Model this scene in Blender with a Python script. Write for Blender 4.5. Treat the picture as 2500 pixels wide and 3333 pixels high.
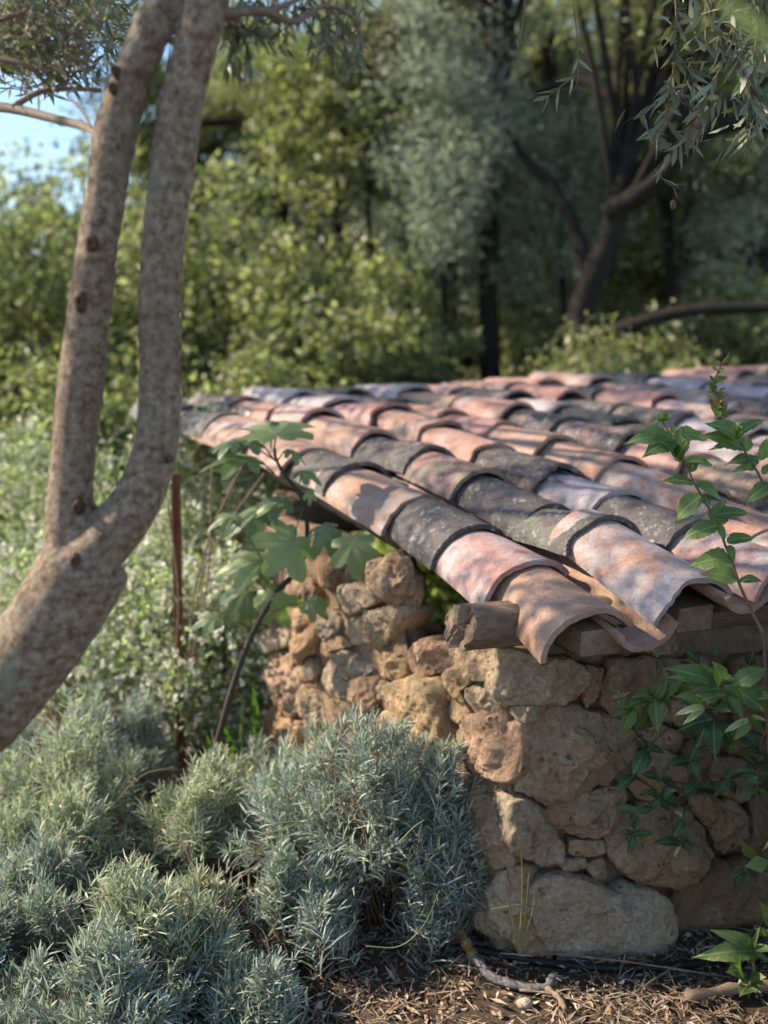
import bpy, math, random
import numpy as np
from mathutils import Vector, Matrix, noise

scene = bpy.context.scene
for o in list(bpy.data.objects):
    bpy.data.objects.remove(o)

# ------------------------------------------------------------------ camera
FPX = 3400.0
PITCH = math.radians(8.575)
CAM_Z = 1.53
cam_data = bpy.data.cameras.new("camera")
cam = bpy.data.objects.new("camera", cam_data)
scene.collection.objects.link(cam)
scene.camera = cam
cam.location = (0, 0, CAM_Z)
cam.rotation_euler = (math.radians(90) - PITCH, 0, 0)
cam_data.sensor_fit = 'VERTICAL'
cam_data.sensor_height = 36.0
cam_data.lens = 36.0 * FPX / 3333.0
cam_data.clip_start = 0.05
cam_data.clip_end = 500
cam_data.dof.use_dof = True
cam_data.dof.focus_distance = 2.32
cam_data.dof.aperture_fstop = 1.7

# ------------------------------------------------------------------ light
SUN = Vector((-0.80, 0.14, 0.58)).normalized()
world = bpy.data.worlds.new("World")
scene.world = world
world.use_nodes = True
wn = world.node_tree.nodes
sky = wn.new('ShaderNodeTexSky')
sky.sky_type = 'NISHITA'
sky.sun_disc = False
sky.sun_elevation = math.asin(SUN.z)
sky.sun_rotation = math.atan2(SUN.x, SUN.y)
sky.air_density = 1.0
sky.dust_density = 0.15
sky.ozone_density = 2.0
wn['Background'].inputs['Strength'].default_value = 0.11
world.node_tree.links.new(sky.outputs[0], wn['Background'].inputs['Color'])
sun_data = bpy.data.lights.new("sun", 'SUN')
sun_data.energy = 4.0
sun_data.angle = math.radians(0.53)
sun_data.color = (1.0, 0.88, 0.70)
sun = bpy.data.objects.new("sun", sun_data)
scene.collection.objects.link(sun)
sun.rotation_euler = SUN.to_track_quat('Z', 'Y').to_euler()
scene.view_settings.view_transform = 'Standard'
scene.view_settings.look = 'None'
scene.view_settings.gamma = 1.0
scene.view_settings.exposure = 1.18
scene.cycles.use_adaptive_sampling = True
scene.cycles.adaptive_threshold = 0.02
scene.cycles.max_bounces = 6
scene.cycles.diffuse_bounces = 3
scene.cycles.glossy_bounces = 2
scene.cycles.transmission_bounces = 3
scene.cycles.transparent_max_bounces = 4
scene.cycles.caustics_reflective = False
scene.cycles.caustics_refractive = False

# ------------------------------------------------------------------ helpers
COL = scene.collection
CP, SP = math.cos(PITCH), math.sin(PITCH)
rng = np.random.default_rng(7)
rnd = random.Random(7)


def ray(px, py):
    x = (px - 1250.0) / FPX
    y = -(py - 1666.5) / FPX
    return Vector((x, CP + y * SP, -SP + y * CP))


def pt(px, py, Y):
    """world point on the sight line through a photo pixel, at plan distance Y"""
    d = ray(px, py)
    k = Y / d.y
    return Vector((d.x * k, Y, CAM_Z + d.z * k))


def on_plane(px, py, p0, n):
    d = ray(px, py)
    o = Vector((0, 0, CAM_Z))
    k = (p0 - o).dot(n) / d.dot(n)
    return o + d * k


def link(name, data, parent=None):
    o = bpy.data.objects.new(name, data)
    COL.objects.link(o)
    if parent is not None:
        o.parent = parent
    return o


def tag(o, label=None, cat=None, group=None, kind=None):
    if label:
        o['label'] = label
    if cat:
        o['category'] = cat
    if group:
        o['group'] = group
    if kind:
        o['kind'] = kind
    return o


def empty(name, loc=(0, 0, 0)):
    o = bpy.data.objects.new(name, None)
    COL.objects.link(o)
    o.location = loc
    o.empty_display_size = 0.1
    bpy.context.view_layer.update() if False else None
    o.matrix_world = Matrix.Translation(Vector(loc))
    return o


def child(name, mesh, parent, mat=None):
    """a part whose mesh is in world coordinates, kept in place under its parent"""
    o = link(name, mesh, parent)
    o.matrix_parent_inverse = Matrix.Translation(-Vector(parent.location)) if parent.type == 'EMPTY' else Matrix.Identity(4)
    if mat and not mesh.materials:
        mesh.materials.append(mat)
    return o


def np_mesh(name, verts, quads, mats=(), smooth=True, mat_idx=None):
    verts = np.asarray(verts, dtype=np.float32).reshape(-1, 3)
    quads = np.asarray(quads, dtype=np.int32).reshape(-1, 4)
    me = bpy.data.meshes.new(name)
    nf = len(quads)
    me.vertices.add(len(verts))
    me.vertices.foreach_set('co', verts.ravel())
    me.loops.add(nf * 4)
    me.loops.foreach_set('vertex_index', quads.ravel())
    me.polygons.add(nf)
    me.polygons.foreach_set('loop_start', np.arange(0, nf * 4, 4, dtype=np.int32))
    me.polygons.foreach_set('loop_total', np.full(nf, 4, dtype=np.int32))
    if mat_idx is not None:
        me.polygons.foreach_set('material_index', np.asarray(mat_idx, dtype=np.int32))
    me.polygons.foreach_set('use_smooth', np.full(nf, smooth, dtype=bool))
    me.update(calc_edges=True)
    for m in mats:
        me.materials.append(m)
    return me


def py_mesh(name, verts, faces, mats=(), smooth=True):
    me = bpy.data.meshes.new(name)
    me.from_pydata([tuple(v) for v in verts], [], faces)
    if smooth:
        me.polygons.foreach_set('use_smooth', [True] * len(me.polygons))
    me.update()
    for m in mats:
        me.materials.append(m)
    return me


def tube_geo(pts, radii, seg=8, lump=0.0, lump_scale=8.0, cap=True):
    """verts, faces of a bent tapered tube"""
    P = [Vector(p) for p in pts]
    V, Fc = [], []
    prev = None
    n = len(P)
    for i, p in enumerate(P):
        t = (P[min(i + 1, n - 1)] - P[max(i - 1, 0)]).normalized()
        if prev is None:
            a = Vector((1, 0, 0)) if abs(t.x) < 0.8 else Vector((0, 1, 0))
            side = t.cross(a).normalized()
        else:
            side = (prev - t * prev.dot(t)).normalized()
        prev = side
        up = t.cross(side)
        for k in range(seg):
            a = 2 * math.pi * k / seg
            r = radii[i] if hasattr(radii, '__len__') else radii
            d = side * math.cos(a) + up * math.sin(a)
            q = p + d * r
            if lump:
                q = p + d * r * (1 + lump * noise.noise(q * lump_scale) + 0.5 * lump * noise.noise(q * lump_scale * 2.7))
            V.append(q)
    for i in range(n - 1):
        for k in range(seg):
            k2 = (k + 1) % seg
            Fc.append((i * seg + k, i * seg + k2, (i + 1) * seg + k2, (i + 1) * seg + k))
    if cap:
        Fc.append(tuple(reversed(range(seg))))
        Fc.append(tuple((n - 1) * seg + k for k in range(seg)))
    return V, Fc


def spline(pts, n=24):
    """Catmull-Rom through points (vectors of any length given as tuples)"""
    P = [np.array(p, float) for p in pts]
    P = [2 * P[0] - P[1]] + P + [2 * P[-1] - P[-2]]
    out = []
    m = len(P) - 3
    for s in range(m):
        k = max(2, n // m)
        for q in range(k):
            t = q / k
            a, b, c, d = P[s:s + 4]
            out.append(0.5 * (2 * b + (c - a) * t + (2 * a - 5 * b + 4 * c - d) * t * t + (3 * b - a - 3 * c + d) * t ** 3))
    out.append(P[-2])
    return out


class Geo:
    """collects verts and faces for one mesh"""
    def __init__(self):
        self.v, self.f = [], []

    def add(self, V, Fc):
        b = len(self.v)
        self.v.extend(V)
        self.f.extend(tuple(i + b for i in f) for f in Fc)

    def tube(self, pts, radii, seg=6, **k):
        self.add(*tube_geo(pts, radii, seg, **k))

    def mesh(self, name, mats=(), smooth=True):
        return py_mesh(name, self.v, self.f, mats, smooth)


# ------------------------------------------------------------------ materials
def newmat(name):
    m = bpy.data.materials.new(name)
    m.use_nodes = True
    nt = m.node_tree
    b = nt.nodes['Principled BSDF']
    return m, nt, b


class N:
    """small node-graph helper"""
    def __init__(self, nt):
        self.nt = nt

    def __call__(self, kind, **props):
        n = self.nt.nodes.new('ShaderNode' + kind)
        for k, v in props.items():
            setattr(n, k, v)
        return n

    def link(self, a, b):
        self.nt.links.new(a, b)

    def noise(self, vec, scale, detail=5, rough=0.6, dist=0.0):
        n = self('TexNoise')
        n.inputs['Scale'].default_value = scale
        n.inputs['Detail'].default_value = detail
        n.inputs['Roughness'].default_value = rough
        n.inputs['Distortion'].default_value = dist
        if vec is not None:
            self.link(vec, n.inputs['Vector'])
        return n.outputs['Fac']

    def voro(self, vec, scale, feature='F1', out='Distance', rand=1.0):
        n = self('TexVoronoi')
        n.feature = feature
        n.inputs['Scale'].default_value = scale
        n.inputs['Randomness'].default_value = rand
        if vec is not None:
            self.link(vec, n.inputs['Vector'])
        return n.outputs[out]

    def ramp(self, fac, stops, interp='LINEAR'):
        n = self('ValToRGB')
        cr = n.color_ramp
        cr.interpolation = interp
        while len(cr.elements) < len(stops):
            cr.elements.new(0.5)
        for e, (p, c) in zip(cr.elements, stops):
            e.position = p
            e.color = (*c, 1) if len(c) == 3 else c
        self.link(fac, n.inputs['Fac'])
        return n.outputs['Color']

    def range(self, val, a, b, c=0.0, d=1.0):
        n = self('MapRange')
        n.clamp = True
        for k, x in zip(('From Min', 'From Max', 'To Min', 'To Max'), (a, b, c, d)):
            if isinstance(x, (int, float)):
                n.inputs[k].default_value = x
            else:
                self.link(x, n.inputs[k])
        self.link(val, n.inputs['Value'])
        return n.outputs['Result']

    def mix(self, fac, a, b, mode='MIX'):
        n = self('Mix')
        n.data_type = 'RGBA'
        n.blend_type = mode
        for sock, x in ((n.inputs[0], fac), (n.inputs[6], a), (n.inputs[7], b)):
            if isinstance(x, (int, float)):
                sock.default_value = x
            elif isinstance(x, tuple):
                sock.default_value = (*x, 1) if len(x) == 3 else x
            else:
                self.link(x, sock)
        return n.outputs[2]

    def math(self, op, a, b=None, c=None):
        n = self('Math')
        n.operation = op
        for i, x in enumerate((a, b, c)):
            if x is None:
                continue
            if isinstance(x, (int, float)):
                n.inputs[i].default_value = x
            else:
                self.link(x, n.inputs[i])
        return n.outputs[0]

    def bump(self, height, strength=0.5, dist=0.01, prev=None):
        n = self('Bump')
        n.inputs['Strength'].default_value = strength
        n.inputs['Distance'].default_value = dist
        self.link(height, n.inputs['Height'])
        if prev is not None:
            self.link(prev, n.inputs['Normal'])
        return n.outputs['Normal']

    def objvec(self, spread=20.0):
        """object coordinates shifted by a per-object random amount"""
        tc = self('TexCoord')
        oi = self('ObjectInfo')
        m = self('VectorMath')
        m.operation = 'MULTIPLY_ADD'
        cmb = self('CombineXYZ')
        self.link(oi.outputs['Random'], cmb.inputs[0])
        self.link(self.math('FRACT', self.math('MULTIPLY', oi.outputs['Random'], 17.31)), cmb.inputs[1])
        self.link(self.math('FRACT', self.math('MULTIPLY', oi.outputs['Random'], 57.7)), cmb.inputs[2])
        self.link(cmb.outputs[0], m.inputs[0])
        m.inputs[1].default_value = (spread, spread, spread)
        self.link(tc.outputs['Object'], m.inputs[2])
        return m.outputs[0], oi


def mat_leaf(name, c1, c2, c3=None, trans=0.35, rough=0.45, tcol=None, spec=0.4):
    m, nt, b = newmat(name)
    n = N(nt)
    g = n('NewGeometry')
    stops = [(0.0, c1), (1.0, c2)] if c3 is None else [(0.0, c1), (0.62, c2), (0.84, c2), (0.92, c3)]
    col = n.ramp(g.outputs['Random Per Island'], stops)
    n.link(col, b.inputs['Base Color'])
    b.inputs['Roughness'].default_value = rough
    b.inputs['Specular IOR Level'].default_value = spec
    if trans:
        tr = n('BsdfTranslucent')
        t = tcol or (0.9, 1.25, 0.45)
        tc = n.mix(1.0, col, t, 'MULTIPLY')
        tc2 = n.mix(0.35, tc, col, 'ADD')
        n.link(tc2, tr.inputs['Color'])
        mx = n('MixShader')
        mx.inputs[0].default_value = trans
        n.link(b.outputs[0], mx.inputs[1])
        n.link(tr.outputs[0], mx.inputs[2])
        n.link(mx.outputs[0], nt.nodes['Material Output'].inputs['Surface'])
    return m


def mat_bigleaf(name, c1, c2, trans=0.3, rough=0.4, tcol=(0.9, 1.25, 0.4), vein=(0.3, 0.36, 0.14)):
    """leaf with object-random tint and fine vein relief; UV: x across, y along"""
    m, nt, b = newmat(name)
    n = N(nt)
    vec, oi = n.objvec(9.0)
    tint = n.ramp(oi.outputs['Random'], [(0.0, c1), (1.0, c2)])
    mott = n.noise(vec, 60, 4)
    col = n.mix(n.range(mott, 0.35, 0.75, 0.0, 0.45), tint, tuple(min(1, x * 1.7) for x in c2))
    uv = n('UVMap')
    sep = n('SeparateXYZ')
    n.link(uv.outputs[0], sep.inputs[0])
    ax = n.math('ABSOLUTE', n.math('SUBTRACT', sep.outputs[0], 0.5))
    mid = n.range(ax, 0.015, 0.04, 1.0, 0.0)
    # side veins: stripes running forward from the midrib
    st = n.math('FRACT', n.math('MULTIPLY', n.math('SUBTRACT', sep.outputs[1], n.math('MULTIPLY', ax, 0.55)), 8.0))
    sv = n.range(n.math('ABSOLUTE', n.math('SUBTRACT', st, 0.5)), 0.40, 0.5, 0.0, 0.5)
    vm = n.math('MAXIMUM', mid, sv)
    col = n.mix(n.math('MULTIPLY', vm, 0.6), col, vein)
    n.link(col, b.inputs['Base Color'])
    b.inputs['Roughness'].default_value = rough
    nb = n.bump(vm, 0.5, 0.002)
    nb = n.bump(mott, 0.3, 0.002, nb)
    n.link(nb, b.inputs['Normal'])
    tr = n('BsdfTranslucent')
    n.link(n.mix(1.0, col, tcol, 'MULTIPLY'), tr.inputs['Color'])
    mx = n('MixShader')
    mx.inputs[0].default_value = trans
    n.link(b.outputs[0], mx.inputs[1])
    n.link(tr.outputs[0], mx.inputs[2])
    n.link(mx.outputs[0], nt.nodes['Material Output'].inputs['Surface'])
    return m


def mat_tile():
    m, nt, b = newmat('terracotta')
    n = N(nt)
    vec, oi = n.objvec(15.0)
    sep = n('SeparateColor')
    n.link(oi.outputs['Color'], sep.inputs[0])
    dark, white, green = sep.outputs[0], sep.outputs[1], sep.outputs[2]
    # fired clay, from orange to dusty rose
    big = n.noise(vec, 6, 4, 0.6, 0.5)
    clay = n.ramp(big, [(0.25, (0.40, 0.165, 0.10)), (0.42, (0.46, 0.235, 0.165)), (0.58, (0.46, 0.275, 0.225)), (0.78, (0.53, 0.35, 0.245))])
    hue = n.ramp(oi.outputs['Random'], [(0.0, (0.95, 0.86, 0.98)), (0.5, (1.0, 0.98, 1.0)), (1.0, (1.02, 1.06, 0.90))])
    clay = n.mix(1.0, clay, hue, 'MULTIPLY')
    fine = n.noise(vec, 130, 6, 0.72)
    mid = n.noise(vec, 34, 6, 0.7)
    clay = n.mix(n.range(fine, 0.44, 0.70, 0, 0.72), clay, (0.22, 0.125, 0.10))
    clay = n.mix(n.range(mid, 0.56, 0.70, 0, 0.45), clay, (0.20, 0.13, 0.115))
    # lime bloom: pale patches with ragged edges
    w1 = n.noise(vec, 9, 8, 0.68, 0.8)
    w2 = n.noise(vec, 55, 5, 0.72)
    wsum = n.math('ADD', n.math('MULTIPLY', w1, 0.66), n.math('MULTIPLY', w2, 0.34))
    thr = n.math('SUBTRACT', 0.67, n.math('MULTIPLY', white, 0.32))
    wmask = n.range(wsum, n.math('SUBTRACT', thr, 0.03), n.math('ADD', thr, 0.09))
    pale = n.ramp(fine, [(0.32, (0.30, 0.265, 0.275)), (0.5, (0.43, 0.39, 0.40)), (0.7, (0.55, 0.51, 0.51))])
    col = n.mix(n.math('MULTIPLY', wmask, 0.82), clay, pale)
    # black algae, thicker toward nothing in particular: ragged sheets and specks
    d1 = n.noise(vec, 10, 7, 0.68, 0.6)
    d2 = n.noise(vec, 64, 6, 0.74)
    dsum = n.math('ADD', n.math('MULTIPLY', d1, 0.6), n.math('MULTIPLY', d2, 0.4))
    dthr = n.math('SUBTRACT', 0.70, n.math('MULTIPLY', dark, 0.42))
    dmask = n.range(dsum, n.math('SUBTRACT', dthr, 0.06), n.math('ADD', dthr, 0.06))
    soot = n.ramp(n.math('ADD', n.math('MULTIPLY', fine, 0.5), n.math('MULTIPLY', mid, 0.5)), [(0.36, (0.022, 0.020, 0.020)), (0.5, (0.060, 0.052, 0.050)), (0.66, (0.125, 0.105, 0.10))])
    col = n.mix(n.math('MULTIPLY', dmask, 0.94), col, soot)
    # crustose lichen: smeared rosettes of several sizes
    wv = n('VectorMath', operation='ADD')
    nn = n('TexNoise')
    nn.inputs['Scale'].default_value = 26
    nn.inputs['Detail'].default_value = 4
    n.link(vec, nn.inputs['Vector'])
    sc = n('VectorMath', operation='SCALE')
    n.link(nn.outputs['Color'], sc.inputs[0])
    sc.inputs['Scale'].default_value = 0.05
    n.link(vec, wv.inputs[0])
    n.link(sc.outputs[0], wv.inputs[1])
    wvec = wv.outputs[0]
    la = n.range(n.math('ADD', n.voro(wvec, 34, 'F1', 'Distance'), n.math('MULTIPLY', d2, 0.55)), 0.52, 0.66, 1.0, 0.0)
    lb = n.range(n.math('ADD', n.voro(wvec, 95, 'F1', 'Distance'), n.math('MULTIPLY', w2, 0.4)), 0.50, 0.62, 1.0, 0.0)
    la = n.math('MULTIPLY', la, n.range(n.noise(vec, 13, 5, 0.65), 0.46, 0.58))
    lb = n.math('MULTIPLY', lb, n.range(n.noise(vec, 19, 5, 0.65), 0.44, 0.60))
    lm = n.math('MAXIMUM', la, n.math('MULTIPLY', lb, 0.8))
    lam = n.math('MAXIMUM', dark, green)
    lmask = n.math('MULTIPLY', lm, n.range(lam, 0.1, 0.7, 0.12, 0.9))
    lcol = n.mix(n.math('MULTIPLY', green, 0.8), n.ramp(fine, [(0.35, (0.22, 0.22, 0.22)), (0.65, (0.40, 0.40, 0.40))]), (0.27, 0.32, 0.19))
    col = n.mix(lmask, col, lcol)
    # green film
    gm = n.math('MULTIPLY', n.range(n.noise(vec, 8, 6, 0.68, 0.5), 0.50, 0.60), green)
    col = n.mix(n.math('MULTIPLY', gm, 0.75), col, n.ramp(fine, [(0.35, (0.13, 0.17, 0.09)), (0.65, (0.25, 0.30, 0.18))]))
    pv_ = n.math('ADD', n.voro(wvec, 60, 'F1', 'Distance'), n.math('MULTIPLY', fine, 0.3))
    col = n.mix(n.range(pv_, 0.22, 0.32, 0.55, 0.0), col, (0.09, 0.065, 0.058))
    n.link(col, b.inputs['Base Color'])
    b.inputs['Roughness'].default_value = 0.62
    b.inputs['Specular IOR Level'].default_value = 0.5
    h = n.math('ADD', n.math('MULTIPLY', fine, 0.6), n.math('MULTIPLY', mid, 0.8))
    h = n.math('ADD', h, n.math('MULTIPLY', lmask, 0.45))
    pits = n.range(n.voro(vec, 38, 'F1', 'Distance'), 0.05, 0.16, -0.5, 0.0)
    h = n.math('ADD', h, pits)
    n.link(n.bump(h, 0.9, 0.005), b.inputs['Normal'])
    return m


def mat_stone():
    m, nt, b = newmat('limestone')
    n = N(nt)
    vec, oi = n.objvec(11.0)
    big = n.noise(vec, 6, 5, 0.6, 0.3)
    col = n.ramp(big, [(0.28, (0.45, 0.295, 0.175)), (0.5, (0.56, 0.41, 0.275)), (0.72, (0.66, 0.54, 0.41))])
    col = n.mix(1.0, col, oi.outputs['Color'], 'MULTIPLY')
    fine = n.noise(vec, 75, 8, 0.72)
    col = n.mix(n.range(fine, 0.38, 0.62, 0.6, 0.0), col, (0.18, 0.11, 0.068))
    spots = n.noise(vec, 22, 6, 0.7)
    col = n.mix(n.range(spots, 0.58, 0.72, 0.0, 0.55), col, (0.55, 0.47, 0.37))
    # pores and holes
    pv = n.voro(vec, 42, 'F1', 'Distance')
    pn = n.noise(vec, 14, 4, 0.6)
    pore = n.math('MULTIPLY', n.range(pv, 0.14, 0.34, 1.0, 0.0), n.range(pn, 0.47, 0.62))
    col = n.mix(n.math('MULTIPLY', pore, 0.5), col, (0.10, 0.06, 0.035))
    n.link(col, b.inputs['Base Color'])
    b.inputs['Roughness'].default_value = 0.9
    b.inputs['Specular IOR Level'].default_value = 0.25
    h = n.math('ADD', n.math('MULTIPLY', fine, 0.7), n.math('MULTIPLY', spots, 0.9))
    h = n.math('SUBTRACT', h, n.math('MULTIPLY', pore, 0.8))
    nb = n.bump(h, 1.0, 0.016)
    nb = n.bump(n.noise(vec, 240, 4, 0.7), 0.5, 0.002, nb)
    n.link(nb, b.inputs['Normal'])
    return m


def mat_rough(name, stops, scale=18, bump=0.6, dist=0.01, rough=0.9, coords='Object', spec=0.25, fine=90):
    m, nt, b = newmat(name)
    n = N(nt)
    tc = n('TexCoord')
    v = tc.outputs[coords]
    a = n.noise(v, scale, 8, 0.68)
    f = n.noise(v, fine, 5, 0.7)
    s = n.math('ADD', n.math('MULTIPLY', a, 0.65), n.math('MULTIPLY', f, 0.35))
    n.link(n.ramp(s, stops), b.inputs['Base Color'])
    b.inputs['Roughness'].default_value = rough
    b.inputs['Specular IOR Level'].default_value = spec
    n.link(n.bump(s, bump, dist), b.inputs['Normal'])
    return m


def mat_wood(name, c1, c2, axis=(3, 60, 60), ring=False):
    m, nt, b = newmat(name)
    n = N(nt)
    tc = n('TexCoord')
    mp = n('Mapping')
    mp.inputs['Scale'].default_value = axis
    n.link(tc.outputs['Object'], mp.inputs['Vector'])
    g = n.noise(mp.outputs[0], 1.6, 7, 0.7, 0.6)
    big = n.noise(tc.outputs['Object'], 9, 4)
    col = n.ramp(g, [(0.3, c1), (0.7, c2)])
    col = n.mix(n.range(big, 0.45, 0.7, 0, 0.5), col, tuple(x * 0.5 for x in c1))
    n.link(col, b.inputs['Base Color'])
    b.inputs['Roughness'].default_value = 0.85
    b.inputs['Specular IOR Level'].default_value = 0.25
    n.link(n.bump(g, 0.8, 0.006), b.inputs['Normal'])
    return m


def mat_bark_olive():
    m, nt, b = newmat('olive_bark')
    n = N(nt)
    tc = n('TexCoord')
    v = tc.outputs['Object']
    a = n.noise(v, 72, 7, 0.7, 0.2)
    col = n.ramp(a, [(0.36, (0.17, 0.10, 0.058)), (0.46, (0.32, 0.22, 0.145)), (0.55, (0.45, 0.345, 0.25)), (0.68, (0.60, 0.50, 0.40))])
    c = n.noise(v, 7, 4)
    col = n.mix(n.range(c, 0.5, 0.72, 0, 0.45), col, (0.22, 0.14, 0.09))
    l = n.noise(v, 12, 5, 0.6)
    l2 = n.noise(v, 4.3, 2)
    lm = n.math('MULTIPLY', n.range(l, 0.55, 0.62), n.range(l2, 0.48, 0.6))
    col = n.mix(n.math('MULTIPLY', lm, 0.5), col, (0.33, 0.34, 0.25))
    n.link(col, b.inputs['Base Color'])
    b.inputs['Roughness'].default_value = 0.85
    b.inputs['Specular IOR Level'].default_value = 0.3
    n.link(n.bump(n.math('ADD', a, n.math('MULTIPLY', n.noise(v, 110, 6, 0.75), 0.9)), 1.0, 0.010), b.inputs['Normal'])
    return m


def mat_flat(name, col, rough=0.6, spec=0.4):
    m, nt, b = newmat(name)
    n = N(nt)
    tc = n('TexCoord')
    f = n.noise(tc.outputs['Object'], 60, 5)
    n.link(n.mix(n.range(f, 0.35, 0.7, 0, 1), tuple(x * 0.75 for x in col), tuple(min(1, x * 1.2) for x in col)), b.inputs['Base Color'])
    b.inputs['Roughness'].default_value = rough
    b.inputs['Specular IOR Level'].default_value = spec
    return m


M_TILE = mat_tile()
M_STONE = mat_stone()
M_MORTAR = mat_rough('earth_mortar', [(0.3, (0.15, 0.09, 0.055)), (0.55, (0.30, 0.20, 0.13)), (0.75, (0.43, 0.31, 0.22))], 26, 1.0, 0.015)
M_WOOD = mat_wood('weathered_timber', (0.13, 0.078, 0.048), (0.33, 0.235, 0.165))
M_WOODEND = mat_rough('sawn_timber', [(0.3, (0.14, 0.09, 0.06)), (0.55, (0.29, 0.20, 0.14)), (0.75, (0.40, 0.31, 0.24))], 40, 0.9, 0.006)
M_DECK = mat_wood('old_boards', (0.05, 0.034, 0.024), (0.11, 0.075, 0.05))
M_SOIL = mat_rough('garden_soil', [(0.3, (0.045, 0.030, 0.020)), (0.55, (0.11, 0.075, 0.05)), (0.75, (0.20, 0.145, 0.10))], 14, 0.9, 0.03)
M_OLIVEBARK = mat_bark_olive()
M_BARK = mat_rough('dark_bark', [(0.3, (0.014, 0.011, 0.009)), (0.6, (0.035, 0.028, 0.023)), (0.8, (0.07, 0.058, 0.048))], 12, 0.8, 0.03)
M_RUST = mat_rough('rusted_steel', [(0.3, (0.14, 0.055, 0.03)), (0.55, (0.27, 0.12, 0.07)), (0.75, (0.40, 0.24, 0.17))], 20, 0.5, 0.004, 0.8)
M_HOSE = mat_flat('black_hose', (0.012, 0.012, 0.012), 0.45)
M_STEM = mat_flat('woody_stem', (0.20, 0.12, 0.075), 0.7)
M_GSTEM = mat_flat('green_stem', (0.16, 0.15, 0.06), 0.6)
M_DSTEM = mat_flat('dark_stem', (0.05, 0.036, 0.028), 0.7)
M_TWIG = mat_flat('dry_twig', (0.22, 0.155, 0.11), 0.8)

ALL_LEAFMATS = {}

# ================================================================== GROUND
def ground_h(x, y):
    h = 0.012 * noise.noise(Vector((x * 2.1, y * 2.1, 0))) + 0.02 * noise.noise(Vector((x * 0.6, y * 0.6, 3)))
    if y > 6:
        h += 0.02 * (y - 6)
    return h


def build_ground():
    # denser mesh near, coarse far, one sheet
    xs = np.concatenate([-np.geomspace(150, 3.2, 18), np.linspace(-3, 3, 61), np.geomspace(3.2, 150, 18)])
    ys = np.concatenate([-np.geomspace(60, 1.0, 8), np.linspace(-0.5, 6, 66), np.geomspace(6.3, 250, 24)])
    V = [(x, y, ground_h(x, y) if (abs(x) < 40 and y < 40) else ground_h(max(-40, min(40, x)), min(y, 40))) for y in ys for x in xs]
    nx = len(xs)
    Q = [(j * nx + i, j * nx + i + 1, (j + 1) * nx + i + 1, (j + 1) * nx + i) for j in range(len(ys) - 1) for i in range(nx - 1)]
    me = np_mesh('ground', V, Q, [M_SOIL])
    o = link('ground', me)
    tag(o, kind='structure')
    return o


build_ground()

# ================================================================== SHED
# old roof surface: S(i, j) is the lower left corner of cover tile in column i, course j
R_E = Vector((0.3807, 2.2436, -0.5647 + CAM_Z))
R_U = Vector((-0.1285, 0.2709, 0.0568))
R_V = Vector((0.2335, 0.0688, 0.0063))
R_W = Vector((-0.4311, -0.0355, -0.2283)) * 0.01
R_K = Vector((-0.028, -0.0164, 0.035)) * 0.01


def S(i, j):
    q = R_E + R_V * i + R_U * j + R_W * (j * j) + R_K * (i * j)
    q.z -= 0.122 * math.exp(-max(i, -0.5) * 1.2) * math.exp(-j / 7.0)
    return q


NCOL, NROW = 17, 9
# measured corners of the nearest tiles (an uneven, hand-laid roof)
SEEN = {(0, 0): (1763, 2162), (0, 1): (1578, 1985), (0, 2): (1401, 1847), (0, 3): (1226, 1729), (0, 4): (1049, 1606), (0, 5): (904, 1541),
        (1, 0): (2110, 2024), (1, 1): (1835, 1807), (1, 2): (1654, 1739), (1, 3): (1452, 1619), (1, 4): (1295, 1534), (1, 5): (1118, 1480), (1, 6): (950, 1414),
        (2, 1): (2132, 1804), (2, 2): (1900, 1688), (2, 3): (1705, 1608), (2, 4): (1503, 1522), (2, 5): (1338, 1447), (2, 6): (1187, 1385),
        (3, 1): (2420, 1789), (3, 2): (2195, 1680), (3, 3): (1916, 1570), (3, 4): (1708, 1498)}
tr_rng = random.Random(21)
TP = {}
for i in range(-1, NCOL + 1):
    ph = tr_rng.uniform(-0.16, 0.16) if i > 3 else 0.0
    for j in range(-1, NROW + 2):
        q = S(i, j + (ph if j > 0 else ph * 0.5))
        if (i, j) in SEEN:
            q = pt(*SEEN[(i, j)], q.y)
        elif i > 3 or j > 6:
            q = q + Vector((tr_rng.uniform(-.012, .012), tr_rng.uniform(-.015, .015), tr_rng.uniform(-.006, .008)))
        TP[(i, j)] = q

shed = empty('stone_shed', (0.30, 2.42, 0.0))
tag(shed, 'low rubble stone shed roofed with mossy curved terracotta tiles', 'shed')

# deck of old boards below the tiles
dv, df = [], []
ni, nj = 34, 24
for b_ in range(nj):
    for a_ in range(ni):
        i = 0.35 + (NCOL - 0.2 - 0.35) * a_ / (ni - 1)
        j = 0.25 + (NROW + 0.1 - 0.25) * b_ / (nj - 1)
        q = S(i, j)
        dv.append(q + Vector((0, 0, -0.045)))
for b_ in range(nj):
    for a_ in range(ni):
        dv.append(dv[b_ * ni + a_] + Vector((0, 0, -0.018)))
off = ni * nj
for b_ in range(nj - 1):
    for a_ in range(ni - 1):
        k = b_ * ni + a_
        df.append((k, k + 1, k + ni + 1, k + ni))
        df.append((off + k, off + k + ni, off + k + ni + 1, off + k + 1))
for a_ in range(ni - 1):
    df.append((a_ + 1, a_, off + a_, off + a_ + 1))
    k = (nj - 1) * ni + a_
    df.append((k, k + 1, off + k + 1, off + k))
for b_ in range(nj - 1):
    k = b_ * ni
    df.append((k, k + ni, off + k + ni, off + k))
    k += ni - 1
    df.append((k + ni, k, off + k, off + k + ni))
roof = child('roof', py_mesh('roof', dv, df, [M_DECK], False), shed)


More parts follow.
